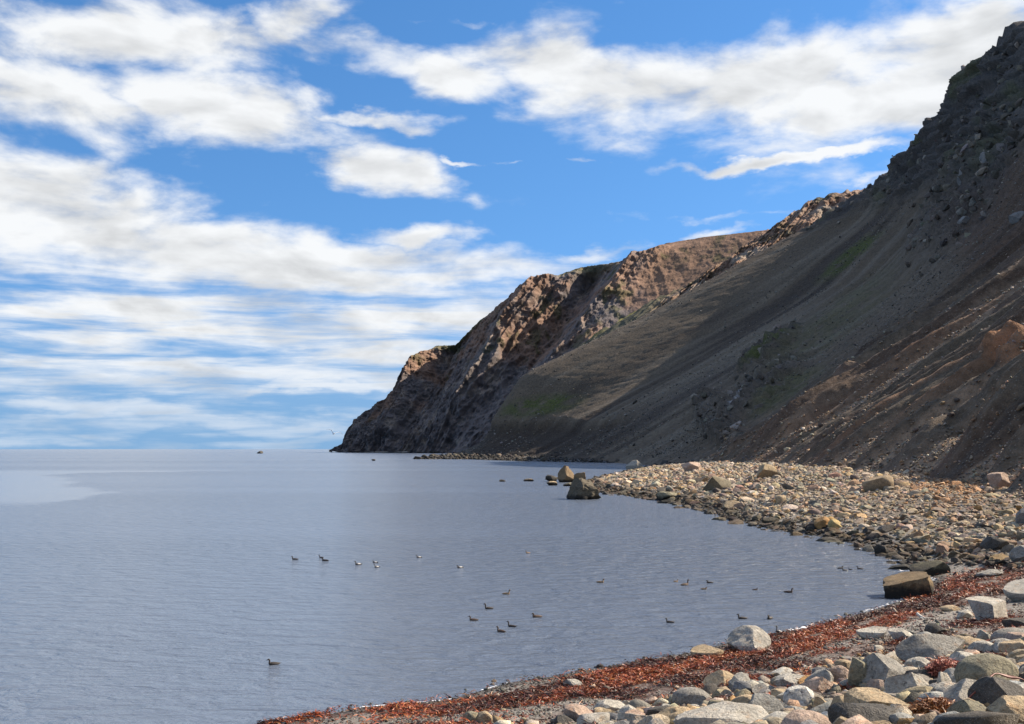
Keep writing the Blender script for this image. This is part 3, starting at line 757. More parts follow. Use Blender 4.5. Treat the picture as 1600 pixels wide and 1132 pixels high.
BOX = dict(ncut=3, box=0.35, rough=0.05)
ANG = dict(ncut=13, cut=(0.42, 0.72), rough=0.07)
RND = dict(ncut=9, cut=(0.52, 0.8), rough=0.10)
heroes = [
    # the foot of the view, right to left
    (1344, 1022, 1422, 1072, GREY, 'large angular grey boulder leaning beside the white-faced pyramid boulder', dict(seed=11, planes=[((-.75, -.5, .4), .42), ((.55, -.35, .75), .45), ((.3, -.9, .2), .5)], ncut=3)),
    (1386, 1048, 1466, 1096, PALE, 'pyramid boulder with a grey left face and a bright white right face', dict(seed=12, planes=[((-.75, -.6, .3), .38), ((.62, -.6, .5), .36), ((.1, .6, .8), .5)], ncut=2)),
    (1322, 1078, 1426, 1124, TAN, 'long smooth tan block lying left of the orange seaweed tuft', dict(seed=13, planes=[((.25, -.2, .95), .42), ((-.9, -.3, .1), .62), ((0, -1, -.1), .5)], ncut=2, box=.3, depth=.6)),
    (1303, 1100, 1414, 1150, DARK, 'dark grey boulder with white flecks in front of the long tan block', dict(seed=14, mat='speckled', **ANG)),
    (1400, 992, 1514, 1036, GREY, 'long grey ridge boulder humped at its left end, behind the angular grey boulder', dict(seed=15, planes=[((-.5, -.6, .6), .5), ((.2, -.5, .85), .40)], ncut=3, depth=.5)),
    (1511, 1001, 1554, 1026, PALE, 'round-backed pale boulder at the right end of the long ridge boulder', dict(seed=16, **RND)),
    (1548, 981, 1618, 1007, GREY, 'oval grey boulder like a flattened egg resting on the tan stone at the right edge', dict(seed=17, depth=.6, ncut=1, rough=.04)),
    (1562, 1000, 1612, 1026, TAN, 'yellow tan stone under the flattened egg boulder', dict(seed=18, **RND)),
    (1492, 1021, 1592, 1082, OLIVE, 'big rounded olive-grey boulder right of the red seaweed clump', dict(seed=19, ncut=5, cut=(.65, .9), rough=.08)),
    (1414, 1027, 1463, 1050, PALE, 'low pale boulder just below the long ridge boulder', dict(seed=20, **RND)),
    (1463, 1050, 1495, 1084, PALE, 'small light grey boulder under the red seaweed clump', dict(seed=21, **ANG)),
    (1486, 1071, 1527, 1100, OLIVE, 'egg-shaped olive stone with dark pits left of the kelp strap', dict(seed=22, ncut=1, rough=.05)),
    (1520, 1058, 1612, 1112, DARK, 'black-faced wedge boulder under the kelp strap', dict(seed=23, planes=[((-.8, -.6, .15), .40), ((.5, -.5, .7), .45)], ncut=3)),
    (1550, 1088, 1640, 1150, TAN, 'rough brownish boulder in the bottom right corner', dict(seed=24, **ANG)),
    (1323, 1026, 1366, 1076, OLIVE, 'upright olive boulder at the left side of the large angular grey boulder', dict(seed=25, **ANG)),
    (1292, 1040, 1334, 1072, PINK, 'rusty pink boulder left of the upright olive boulder', dict(seed=26, **RND)),
    (1298, 1086, 1328, 1124, TAN, 'squat tan boulder against the left end of the long tan block', dict(seed=27, **RND)),
    (1268, 1088, 1304, 1118, TAN, 'lumpy tan boulder right of the speckled boulder', dict(seed=28, **ANG)),
    (1270, 1109, 1322, 1134, WHITE, 'bright white wedge of stone at the lower edge', dict(seed=29, **ANG)),
    (1223, 1072, 1276, 1110, WHITE, 'white boulder mottled with black speckles', dict(seed=30, mat='speckled', planes=[((0, -.9, .4), .45)], ncut=4)),
    (1214, 1110, 1300, 1150, PINK, 'smooth pinkish boulder at the lower edge left of the white wedge', dict(seed=31, ncut=2, rough=.05)),
    (1050, 1074, 1110, 1106, GREY, 'rounded light grey boulder alone at the top of the bank', dict(seed=32, ncut=3, cut=(.75, .95), rough=.05)),
    (1101, 1050, 1157, 1079, TAN, 'triangular tan boulder with a dark left face, among the seaweed', dict(seed=33, planes=[((-.7, -.5, .5), .30), ((.6, -.6, .5), .42)], ncut=2)),
    (1143, 1064, 1173, 1090, BLUE, 'grey tilted boulder right of the triangular tan boulder', dict(seed=34, **RND)),
    (1177, 1083, 1229, 1121, BLUE, 'slate-coloured boulder left of the speckled boulder', dict(seed=35, **ANG)),
    (1052, 1103, 1214, 1150, PALE, 'broad pale slab with a pebbly skin along the lower edge', dict(seed=36, planes=[((-.25, -.2, 1), .5), ((.5, -.4, .8), .55)], ncut=9, cut=(.55, .85), rough=.12, depth=.6)),
    (1022, 1106, 1088, 1140, TAN, 'flat sandy boulder at the left end of the broad pale slab', dict(seed=37, **RND)),
    (1008, 1101, 1052, 1130, DARK, 'dark angular boulder left of the flat sandy boulder', dict(seed=38, **ANG)),
    (898, 1114, 964, 1142, PALE, 'pale domed boulder at the far left end of the bank', dict(seed=39, **RND)),
    (964, 1113, 1012, 1138, PALE, 'cream boulder beside the pale domed boulder', dict(seed=40, **RND)),
    (1210, 1054, 1278, 1078, PALE, 'wide pale boulder lying behind the speckled boulder', dict(seed=41, depth=.6, **RND)),
    (1246, 1056, 1290, 1078, OCHRE, 'orange tan boulder behind the squat tan boulder', dict(seed=42, **RND)),
    (1268, 1042, 1300, 1062, BLUE, 'small pointed grey boulder at the upper edge of the bank', dict(seed=43, **ANG)),
    (1140, 1086, 1188, 1112, TAN, 'small tan boulder between the slate boulder and the pale slab', dict(seed=44, **ANG)),
    # the seaweed beach
    (1374, 894, 1460, 936, (.20, .14, .075), 'long tilted boulder at the water, its right end lit orange', dict(seed=45, mat='sea_stone', planes=[((-.12, -1, .05), .40), ((.92, -.35, .1), .62), ((-.42, -.12, .9), .36), ((-.95, -.2, .2), .85)], ncut=6, cut=(.6, .9), box=.3, depth=.7, rough=.13)),
    (1421, 875, 1479, 901, (.13, .115, .07), 'olive wedge rock standing in the shallows behind the long tilted boulder', dict(seed=46, mat='sea_stone', planes=[((-.55, -.3, .8), .35), ((.1, -1, .1), .4)], ncut=2)),
    (1513, 935, 1579, 972, PALE, 'box-shaped rock with a grey left face and pale sunlit right face', dict(seed=47, planes=[((-.78, -.62, .12), .42), ((.82, -.56, .1), .44), ((.05, -.15, 1), .5)], ncut=1, box=.45)),
    (1570, 906, 1640, 940, PALE, 'big pale slab at the right edge above the box-shaped rock', dict(seed=48, planes=[((-.3, -.3, .9), .4)], ncut=3)),
    (1443, 973, 1479, 996, DARK, 'dark rock with a pale right shoulder on the upper gravel', dict(seed=49, **ANG)),
    (1340, 981, 1388, 1000, PALE, 'flat pale slab at the left of the two slabs on the gravel', dict(seed=50, planes=[((-.2, -.2, .95), .3)], ncut=4, depth=.7)),
    (1388, 982, 1433, 1006, PALE, 'pale rock with a sloping right edge beside the flat slab', dict(seed=51, **ANG)),
    (1494, 953, 1521, 967, PALE, 'small pale rock just left of the box-shaped rock', dict(seed=52, **RND)),
    (1468, 946, 1500, 956, TAN, 'thin flat tan stone on the gravel below the seaweed', dict(seed=53, **RND)),
    (1566, 966, 1625, 987, DARK, 'dark shaded boulder at the right edge below the box-shaped rock', dict(seed=54, **ANG)),
    (1524, 890, 1568, 903, GREY, 'low grey boulder lying in the upper seaweed', dict(seed=55, **RND)),
    (1136, 979, 1206, 1021, PALE, 'craggy grey and white rock at the edge of the water', dict(seed=56, planes=[((-.65, -.55, .55), .36), ((.55, -.6, .45), .55)], ncut=4, rough=.13)),
    (1079, 1009, 1131, 1029, TAN, 'flat peach-coloured slab left of the craggy grey rock', dict(seed=57, planes=[((-.25, -.4, .85), .3)], ncut=3, depth=.6)),
    (723, 1111, 749, 1131, OLIVE, 'dark left hump of the pair of stones on the lower gravel', dict(seed=58, **RND)),
    (744, 1111, 773, 1131, TAN, 'pale right hump of the pair of stones on the lower gravel', dict(seed=59, **RND)),
    (880, 1061, 912, 1075, PALE, 'small cream stone in the seaweed band', dict(seed=60, **ANG)),
    (1176, 1010, 1200, 1021, PINK, 'little pinkish stone at the foot of the craggy grey rock', dict(seed=61, **RND)),
    (888, 1112, 900, 1122, DARK, 'little dark stone on the lower gravel', dict(seed=62, **RND)),
    # the point across the bay
    (885, 747, 940, 781, (.115, .095, .065), 'large sharp-topped rock standing in the water off the point', dict(seed=63, mat='sea_stone', wade=True, planes=[((-.8, -.5, .3), .42), ((.2, -1, .1), .46), ((.35, -.3, .85), .42)], ncut=10, cut=(.5, .8), rough=.24, taper=.4)),
    (871, 727, 900, 754, (.20, .14, .08), 'upright rock with an ochre right side at the tip of the point', dict(seed=64, mat='sea_stone', wade=True, planes=[((-.8, -.5, .2), .4), ((.7, -.4, .4), .45)], ncut=10, cut=(.5, .8), taper=.55, rough=.2)),
    (852, 742, 873, 753, DARK, 'low dark rock in the water left of the upright rock', dict(seed=65, mat='sea_stone', wade=True, **ANG)),
    (854, 752, 871, 759, TAN, 'small tan rock awash below the low dark rock', dict(seed=66, mat='sea_stone', wade=True, **RND)),
    (818, 748, 834, 752.5, TAN, 'thin tan rock barely breaking the water', dict(seed=67, mat='sea_stone', wade=True, **RND)),
    (780, 749.5, 790, 753, DARK, 'tiny dark rock awash far out from the point', dict(seed=68, mat='sea_stone', wade=True, **RND)),
    (880, 754, 898, 760, OLIVE, 'flat olive rock awash between the two tall rocks', dict(seed=69, mat='sea_stone', wade=True, **RND)),
    (896, 738, 915, 756, (.22, .15, .08), 'ochre rock behind the sharp-topped rock', dict(seed=70, mat='sea_stone', wade=True, **ANG)),
    (978, 719, 1007, 735, (.34, .31, .26), 'tilted white block on the crest of the point', dict(seed=71, planes=[((-.6, -.5, .6), .30), ((.8, -.4, .3), .45)], ncut=9, cut=(.45, .7), taper=.6)),
    (1064, 722, 1098, 737, PINK, 'sloping pink boulder at the top of the shingle', dict(seed=72, **ANG)),
    (1094, 743, 1142, 768, (.20, .17, .115), 'broad blotched boulder half sunk in the middle of the shingle', dict(seed=73, **ANG)),
    (1180, 725, 1216, 748, (.34, .26, .16), 'tan boulder with a dark foot at the upper edge of the shingle', dict(seed=74, **ANG)),
    (1348, 742, 1394, 768, (.30, .225, .14), 'tan boulder at the mouth of the dark gully', dict(seed=75, **ANG)),
    (1542, 738, 1576, 764, PINK, 'boulder with an orange face at the foot of the right-hand gully', dict(seed=76, **ANG)),
    (1210, 774, 1228, 788, TAN, 'square tan block standing out of the shingle', dict(seed=77, box=.4, ncut=2)),
    (1272, 807, 1298, 827, OCHRE, 'bright orange boulder near the water', dict(seed=78, ncut=5, rough=.06)),
    (1294, 811, 1316, 827, (.46, .34, .15), 'yellow boulder beside the bright orange one', dict(seed=79, ncut=5, rough=.06)),
    (1588, 788, 1640, 822, BLUE, 'blue-grey boulder at the right edge above the shingle', dict(seed=80, **ANG)),
    (1130, 782, 1160, 795, TAN, 'flattish tan boulder low on the shingle', dict(seed=81, **RND)),
    (1025, 768, 1060, 783, OLIVE, 'dark olive boulder at the edge of the water on the point', dict(seed=82, mat='sea_stone', **ANG)),
    (1365, 850, 1392, 868, DARK, 'dark wet boulder at the corner of the shingle', dict(seed=83, mat='sea_stone', **ANG)),
    (1535, 838, 1575, 862, DARK, 'dark grey boulder at the lower right of the shingle', dict(seed=84, **RND)),
    (1580, 852, 1625, 880, GREY, 'grey rounded boulder at the right edge over the seaweed', dict(seed=85, **RND)),
    (401.5, 704.6, 411, 709, DARK, 'small black rock far out near the horizon', dict(seed=86, mat='sea_stone', wade=True, **RND)),
    (580, 717.4, 587, 720.4, DARK, 'tiny black rock in the sea before the headland', dict(seed=87, mat='sea_stone', wade=True, **RND)),
]
for (l, t, r, b, c, lab, kw) in heroes:
    set_stone('boulder', l, t, r, b, c, lab, **kw)

# blocks caught on the slope
def on_slope(px, py):
    a, b = ray(px, py)
    P = SLOPE_P.reshape(-1, 3)
    qx, qy = proj(P[:, 0], P[:, 1], P[:, 2])
    d = (qx - px) ** 2 + (qy - py) ** 2
    d = d + P[:, 1] * 0.004
    i = int(np.argmin(d)); return P[i], i
for (l, t, r, b, c, lab, sd_) in [
    (1302, 562, 1352, 602, (.20, .145, .11), 'large block with a rusty top stuck in the gullied slope', 91),
    (1494, 260, 1512, 286, (.22, .21, .20), 'tall pale block high in the block field', 92),
    (1534, 236, 1554, 256, (.23, .22, .21), 'pale leaning slab at the top of the block field', 93),
    (1513, 308, 1527, 319, (.24, .22, .19), 'small pale block in the middle of the block field', 94),
    (1498, 324, 1512, 335, (.24, .22, .19), 'small pale block at the left of the block field', 95),
    (1498, 336, 1521, 348, (.22, .21, .20), 'flat grey block lowest in the block field', 96),
    (1574, 328, 1598, 350, (.20, .19, .18), 'grey pointed block at the right side of the block field', 97),
    (1122, 668, 1140, 684, (.24, .23, .21), 'pale boulder at the foot of the dark outcrop', 98)]:
    p, i = on_slope((l + r) / 2, b - (b - t) * .3)
    w = (r - l) * p[1] / F; h = (b - t) * p[1] / F * 1.25
    V, Fc = rock_shape(4, sd_, ncut=15, cut=(.42, .75), rough=.16)
    o = link('block', mesh_np('block', V * np.array([w, w * .9, h]), Fc, [MAT['stone']]), label=lab, category='boulder')
    o.location = Vector(p) + Vector((-.05 * w, -.1 * w, .02 * h)); o.color = rgba(c)

NEARS = []
CUTS = ' leaning| with | lying|, | in front| behind| resting| under| right of| left of| at | against| beside| among| along| on | between| standing| alone| just| below| barely| half | caught| out of| far out| in the| to the'.split('|')
for h_ in heroes:
    nm = h_[5]
    for cword in CUTS:
        k_ = nm.find(cword)
        if k_ > 8: nm = nm[:k_]
    NEARS.append(((h_[0] + h_[2]) / 2, (h_[1] + h_[3]) / 2, nm.strip()))
def whereabouts(px, py):
    d = [abs(px - a) + 1.6 * abs(py - b) for a, b, _ in NEARS]
    a, b, nm = NEARS[int(np.argmin(d))]
    rel = ('right of' if px > a else 'left of') if abs(px - a) > 1.6 * abs(py - b) else ('below' if py > b else 'above')
    return '%s the %s' % (rel, nm)

ORD = ['nearest', 'second', 'third', 'fourth', 'fifth', 'sixth', 'seventh', 'eighth', 'ninth', 'tenth', 'eleventh', 'twelfth', 'thirteenth', 'fourteenth', 'fifteenth', 'sixteenth', 'seventeenth', 'eighteenth', 'nineteenth', 'twentieth']
def number_repeats(objs):
    """stones of one look beside one boulder are told apart by their distance from it"""
    by = {}
    for o in objs: by.setdefault(o['label'], []).append(o)
    for lab, lst in by.items():
        if len(lst) < 2: continue
        nm = lab.split(' the ', 1)[1]
        a, b = [(q[0], q[1]) for q in NEARS if q[2] == nm][0]
        def far_(o):
            x, y = proj(*o.location); return abs(float(x) - a) + 1.6 * abs(float(y) - b)
        for k_, o in enumerate(sorted(lst, key=far_)):
            o['label'] = '%s %s' % (ORD[k_] if k_ < len(ORD) else 'one of the farther', lab)

# ---- the bank of loose stones round the boulders
PROTO = [rock_shape(3, 200 + k, ncut=[8, 12, 15][k % 3], cut=[(.55, .85), (.48, .78), (.42, .72)][k % 3], rough=.08, spin=0) for k in range(16)]
STONE_ME = [mesh_np('stone', v, f, [MAT['stone']], sharp=30) for v, f in PROTO]
TONES = [(PALE, 'pale'), (GREY, 'grey'), (TAN, 'tan'), (OLIVE, 'olive'), (DARK, 'dark'), (PINK, 'pinkish'), ((.30, .275, .225), 'light grey'), ((.43, .39, .315), 'cream'), (BLUE, 'slate grey')]
TW = np.array([.2, .16, .17, .1, .07, .08, .1, .06, .06])

def jitter_color(c, amt=.14):
    k = 1 + rng.normal(0, amt); w = rng.normal(0, .035)
    return (max(c[0] * k * (1 + w), .02), max(c[1] * k, .02), max(c[2] * k * (1 - w), .02))

def free(x, y, r, f=0.62):
    for (a, b, q) in PLACED:
        if (a - x) ** 2 + (b - y) ** 2 < (f * (q + r)) ** 2: return False
    return True

for (a_, b_, r_) in ((1452, 1120, .3), (1476, 1120, .3), (1480, 1056, .25)):
    q_ = on_beach(a_, b_); PLACED.append((q_[0], q_[1], r_))
cand = []
tries = 0
while len(cand) < 236 and tries < 30000:
    tries += 1
    px = rng.uniform(880, 1660); py = rng.uniform(985, 1165)
    if py < np.interp(px, *BANK_TOP): continue
    x, y, z = on_beach(px, py)
    big = 1.0 - len(cand) / 236
    r = (0.14 + 0.30 * big * rng.uniform(.6, 1.2)) * np.interp(y, [10, 40], [.75, 1.25])
    if not free(x, y, r): continue
    PLACED.append((x, y, r)); cand.append((x, y, z, r))
for (x, y, z, r) in cand:
    k = rng.choice(len(TONES), p=TW / TW.sum())
    lab_ = '%s loose stone just %s' % (TONES[k][1], whereabouts(*[float(q) for q in proj(x, y, z)]))
    o = link('stone', STONE_ME[rng.integers(16)], label=lab_, category='stone', group='loose stones in the boulder bank')
    o.location = (x, y, z + r * .16); o.rotation_euler = (rng.normal(0, .25), rng.normal(0, .25), rng.uniform(0, 6.28))
    o.scale = (2 * r * rng.uniform(.85, 1.25), 2 * r * rng.uniform(.8, 1.1), 2 * r * rng.uniform(.55, .85)); o.color = rgba(jitter_color(TONES[k][0]))

number_repeats([o for o in COL.objects if o.name.split('.')[0] == 'stone'])

# ---- joined stones: many small ones in one mesh
LOWP = {s_: [rock_shape(s_, 300 + 10 * s_ + k, ncut=8, cut=(.5, .85), rough=.05, spin=0) for k in range(10)] for s_ in (1, 2)}
def bare(k):
    bm = bmesh.new(); bmesh.ops.create_icosphere(bm, subdivisions=1, radius=.5)
    V = np.array([v.co[:] for v in bm.verts]); Fc = np.array([[v.index for v in f.verts] for f in bm.faces]); bm.free()
    rr = np.random.default_rng(900 + k)
    return V * rr.uniform(.8, 1.15, (len(V), 1)), Fc
LOWP[0] = []
for k in range(10):
    bm = bmesh.new(); bmesh.ops.create_icosphere(bm, subdivisions=1, radius=.5)
    bm.free()
    rr = np.random.default_rng(900 + k)
    g = (1 + 5 ** .5) / 2
    V = np.array([(-1, g, 0), (1, g, 0), (-1, -g, 0), (1, -g, 0), (0, -1, g), (0, 1, g), (0, -1, -g), (0, 1, -g), (g, 0, -1), (g, 0, 1), (-g, 0, -1), (-g, 0, 1)]) / 3.8
    Fc = np.array([(0, 11, 5), (0, 5, 1), (0, 1, 7), (0, 7, 10), (0, 10, 11), (1, 5, 9), (5, 11, 4), (11, 10, 2), (10, 7, 6), (7, 1, 8), (3, 9, 4), (3, 4, 2), (3, 2, 6), (3, 6, 8), (3, 8, 9), (4, 9, 5), (2, 4, 11), (6, 2, 10), (8, 6, 7), (9, 8, 1)])
    LOWP[0].append((V * rr.uniform(.75, 1.2, (12, 1)), Fc))

def heap(name, P, S, C, sub, mat='shingle', smooth=True, **props):
    """P n,3 places; S n,3 sizes; C n,3 colours"""
    n = len(P)
    which = rng.integers(0, 10, n)
    VS, FS, CS, base = [], [], [], 0
    ang = rng.uniform(0, 6.283, n); tx = rng.normal(0, .3, n); ty = rng.normal(0, .3, n)
    for k in range(10):
        i = np.where(which == k)[0]
        if not len(i): continue
        V0, F0 = LOWP[sub][k]
        V = V0[None] * S[i][:, None, :]
        c, s = np.cos(ang[i])[:, None], np.sin(ang[i])[:, None]
        x = V[..., 0] * c - V[..., 1] * s; y = V[..., 0] * s + V[..., 1] * c
        z = V[..., 2] + x * tx[i][:, None] + y * ty[i][:, None]
        V = np.stack([x, y, z], -1) + P[i][:, None, :]
        m = V0.shape[0]
        VS.append(V.reshape(-1, 3)); CS.append(np.repeat(C[i], m, 0))
        FS.append((F0[None] + (base + np.arange(len(i)) * m)[:, None, None]).reshape(-1, 3)); base += len(i) * m
    return link(name, mesh_np(name, np.concatenate(VS), np.concatenate(FS), [MAT[mat]], smooth=smooth, col=np.concatenate(CS)), **props)

def tones(n, pal, wts, amt=.2):
    pal = np.array(pal); w = np.array(wts, float); w /= w.sum()
    c = pal[rng.choice(len(pal), n, p=w)] * np.clip(1 + rng.normal(0, amt, (n, 1)), .4, 1.8)
    return c * (1 + rng.normal(0, .04, (n, 3)))

SHPAL = [(.42, .345, .25), (.37, .275, .175), (.28, .245, .19), (.44, .30, .16), (.21, .165, .13), (.36, .23, .155), (.52, .46, .37), (.40, .23, .09), (.12, .10, .085)]
SHW = [.24, .2, .16, .1, .1, .08, .06, .03, .06]

# the shingle of the far side of the bay
def shingle():
    n = 260000
    Y = np.sqrt(rng.uniform(62 ** 2, 420 ** 2, n)); a = rng.uniform(-.02, .56, n); X = a * Y
    s = shore_dist(X, Y)
    foot = np.interp(Y, [60, 110, 200, 330, 480], [52, 56, 66, 78, 84])
    ok = (s > -1.8 - rng.exponential(.8, n) * (rng.uniform(0, 1, n) < .3)) & (X < foot + 3) 
    ok &= rng.uniform(0, 1, n) < np.interp(Y, [60, 130, 420], [1, .8, .28])
    qx, qy = proj(X, Y, np.maximum(beach_z(X, Y, s), 0))
    ok &= qy < np.interp(qx, [1380, 1440, 1480, 1600, 1800], [890, 886, 882, 892, 900])
    X, Y, s = X[ok], Y[ok], s[ok]
    base = np.interp(Y, [60, 120, 200, 420], [.29, .33, .42, .8])
    size = base * np.exp(rng.normal(-.12, .55, len(X))) * np.interp(s, [-2, 3, 10, 30], [1.35, 1.25, 1.0, .8])
    size = np.clip(size, .12, 1.7) * np.interp(Y, [110, 160], [1, 1.12])
    Z = beach_z(X, Y, s) + size * .06
    C = tones(len(X), SHPAL, SHW)
    px, py = proj(X, Y, Z)
    rust = blob(px, py, 1480, 765, 70, 25, 0) * (rng.uniform(0, 1, len(X)) < .6)
    C = C * (1 - rust[:, None]) + np.array([.40, .22, .11]) * rust[:, None] * rng.uniform(.6, 1.2, (len(X), 1))
    darkz = blob(px, py, 1590, 870, 110, 22, 0) * (rng.uniform(0, 1, len(X)) < .75)
    C = C * (1 - .6 * darkz[:, None])
    wet = sstep(.95, .15, Z - size * .2 + rng.normal(0, .12, len(X)))
    C = C * (1 - .78 * wet[:, None])
    S = np.stack([size * rng.uniform(.85, 1.35, len(X)), size * rng.uniform(.75, 1.1, len(X)), size * rng.uniform(.45, .8, len(X))], -1)
    app = size / Y
    order = np.argsort(-app)
    vis = (px[order] > 850) & (px[order] < 1595) & (py[order] < 900)
    single = order[vis][:290]
    rest = np.setdiff1d(order, single)
    # the largest in view, one by one
    names = ['cream', 'tan', 'grey', 'golden tan', 'brown', 'reddish', 'whitish', 'orange', 'dark grey']
    for i in single:
        c = C[i]
        dist = np.abs(np.array(SHPAL) / np.sum(np.array(SHPAL), 1, keepdims=True) - c / c.sum()).sum(1) + np.abs(np.array(SHPAL).mean(1) - c.mean()) * 1.5
        nm = names[int(np.argmin(dist))]
        o = link('cobble', COBBLE_ME[rng.integers(16)], label='%s %s cobble, %s' % ('wet' if wet[i] > .5 else 'dry', nm, whereabouts(px[i], py[i])), category='cobble', group='larger cobbles on the shingle across the bay')
        o.location = (X[i], Y[i], Z[i]); o.scale = S[i]; o.rotation_euler = (rng.normal(0, .25), rng.normal(0, .25), rng.uniform(0, 6.28)); o.color = rgba(c)
    P = np.stack([X, Y, Z], -1)
    nearm = rest[Y[rest] < 112]; farm = rest[Y[rest] >= 112]
    heap('shingle', P[nearm], S[nearm], C[nearm], 1, kind='stuff', smooth=False)
    heap('shingle', P[farm], S[farm], C[farm], 0, kind='stuff', smooth=False)
    print('shingle', len(nearm), len(farm))
COBBLE_ME = [mesh_np('cobble', *rock_shape(2, 400 + k, ncut=[7, 10, 13][k % 3], cut=(.45, .8), rough=.07, spin=0), [MAT['stone']], sharp=24) for k in range(16)]
shingle()
number_repeats([o for o in COL.objects if o.name.split('.')[0] == 'cobble'])

# loose stone on the gullied slope, in tongues
def slope_stones():
    P = SLOPE_P.reshape(-1, 3); N = SLOPE_N.reshape(-1, 3)
    ok = np.where((P[:, 1] > 95) & (P[:, 1] < 430) & (P[:, 2] > 3) & (P[:, 2] < 90) & (P[:, 0] < P[:, 1] * .56))[0]
    i = rng.choice(ok, 90000)
    p = P[i] + rng.normal(0, .3, (len(i), 3)) * np.array([1, 1, 0])
    fl = SLOPE_FLOOR.ravel()[i]
    keep = rng.uniform(0, 1, len(i)) < np.clip(fl * 1.3 + .07, 0, 1) * np.interp(p[:, 2], [3, 12, 50, 90], [1, .95, .7, .4]) * .62
    p = p[keep]
    size = np.clip(.29 * np.exp(rng.normal(0, .45, len(p))) * np.interp(p[:, 1], [90, 200, 430], [.9, 1.3, 2.2]), .1, 2)
    C = tones(len(p), [(.30, .235, .175), (.34, .22, .135), (.22, .19, .155), (.42, .36, .28), (.14, .115, .095)], [.3, .25, .2, .1, .15])
    S = np.stack([size * 1.15, size * .95, size * .7], -1)
    heap('scree_stones', p, S, C, 0, kind='stuff')
    # far fans: scattered larger stones
    ok = np.where((P[:, 1] > 430) & (P[:, 1] < 980) & (P[:, 2] > 4) & (P[:, 2] < 190))[0]
    i = rng.choice(ok, 34000); p = P[i] + rng.normal(0, .6, (34000, 3)) * np.array([1, 1, 0])
    q = fbm(p[:, 1] / 40, p[:, 0] / 120, octs=3, seed=24)
    p = p[rng.uniform(0, 1, len(p)) < sstep(-.3, .25, q) * .75]
    size = np.clip(.52 * np.exp(rng.normal(0, .45, len(p))) * p[:, 1] / 600, .4, 4)
    C = tones(len(p), [(.16, .145, .12), (.26, .235, .20), (.06, .052, .045)], [.35, .3, .35])
    heap('scree_stones', p, np.stack([size, size, size * .7], -1), C, 0, kind='stuff')
slope_stones()

def block_field():
    P = SLOPE_P.reshape(-1, 3); w = SLOPE_ROCK.ravel() * (P[:, 1] > 150) * (P[:, 0] < P[:, 1] * .6)
    i = rng.choice(len(P), 1100, p=w / w.sum()); p = P[i] + rng.normal(0, .6, (1100, 3))
    size = np.clip(p[:, 1] * .0042 * np.exp(rng.normal(-.1, .6, 1100)), .5, 6)
    C = tones(1100, [(.12, .10, .08), (.17, .145, .115), (.24, .21, .175), (.09, .075, .06)], [.35, .3, .12, .23])
    heap('fallen_blocks', p, np.stack([size * 1.1, size * .9, size * .85], -1), C, 1, kind='stuff', smooth=False)
block_field()

# rocks along the far spit and strand
def far_rocks():
    n = 26000
    Y = rng.uniform(420, 960, n); a = rng.uniform(-.10, .18, n); X = a * Y
    s = shore_dist(X, Y)
    ok = (s > -4) & (s < 45) & (rng.uniform(0, 1, n) < np.interp(s, [-4, 0, 8, 45], [.15, 1, .7, .25]))
    X, Y, s = X[ok], Y[ok], s[ok]
    spit = sstep(800, 880, Y)
    size = np.clip(np.exp(rng.normal(0, .5, len(X))) * (.9 + 1.1 * spit), .5, 6)
    Z = beach_z(X, Y, s) + size * .15
    C = tones(len(X), [(.05, .044, .038), (.08, .068, .055), (.11, .087, .06), (.03, .027, .024)], [.35, .3, .1, .25])
    C *= (1 - .6 * sstep(1.2, .2, Z))[:, None]
    heap('strand_rocks', np.stack([X, Y, Z], -1), np.stack([size * 1.1, size, size * .75], -1), C, 0, kind='stuff')
far_rocks()

# ---- near beach: fine pebbles, stones in the gaps, seaweed
def near_samples(n, y0=27, y1=80, a0=-.26, a1=.56):
    Y = 1 / rng.uniform(1 / y1, 1 / y0, n); X = rng.uniform(a0, a1, n) * Y
    s = shore_dist(X, Y)
    return X, Y, s
def weed_material():
    m, T = mat_new('wet_seaweed')
    c = T.n('ShaderNodeVertexColor', layer_name='tint')
    n = T.noise(geo_pos(T), 12.0, 3, .6)
    k = T.rng(n, .3, .7, .7, 1.3, 'LINEAR')
    cc = T.mix(1.0, c, T.n('ShaderNodeCombineXYZ', {0: k, 1: k, 2: k}), 'MULTIPLY')
    finish(T, T.n('ShaderNodeBsdfPrincipled', {'Base Color': cc, 'Roughness': .5, 'Specular IOR Level': .4, 'Subsurface Weight': 0.0}))
    return m
MAT['weed'] = weed_material()

def blades(P, L, Wd, C, lift, droop=.5):
    """curled strips: three cross-sections each"""
    n = len(P)
    a = rng.uniform(0, 6.283, n); e = rng.uniform(-.15, .75, n) * lift
    d1 = np.stack([np.cos(a) * np.cos(e), np.sin(a) * np.cos(e), np.sin(e)], -1)
    a2 = a + rng.normal(0, .7, n); e2 = e - rng.uniform(.2, 1.2, n) * droop
    d2 = np.stack([np.cos(a2) * np.cos(e2), np.sin(a2) * np.cos(e2), np.sin(e2)], -1)
    roll = rng.normal(0, .7, n)
    side = np.stack([-np.sin(a) * np.cos(roll), np.cos(a) * np.cos(roll), np.sin(roll)], -1) * (Wd / 2)[:, None]
    p1 = P + d1 * (L / 2)[:, None]; p2 = p1 + d2 * (L / 2)[:, None]
    V = np.stack([P - side * .7, P + side * .7, p1 - side, p1 + side, p2 - side * .3, p2 + side * .3], 1)
    Fq = np.array([(0, 1, 3, 2), (2, 3, 5, 4)])[None] + (np.arange(n) * 6)[:, None, None]
    return V.reshape(-1, 3), Fq.reshape(-1, 4), np.repeat(C, 6, 0)

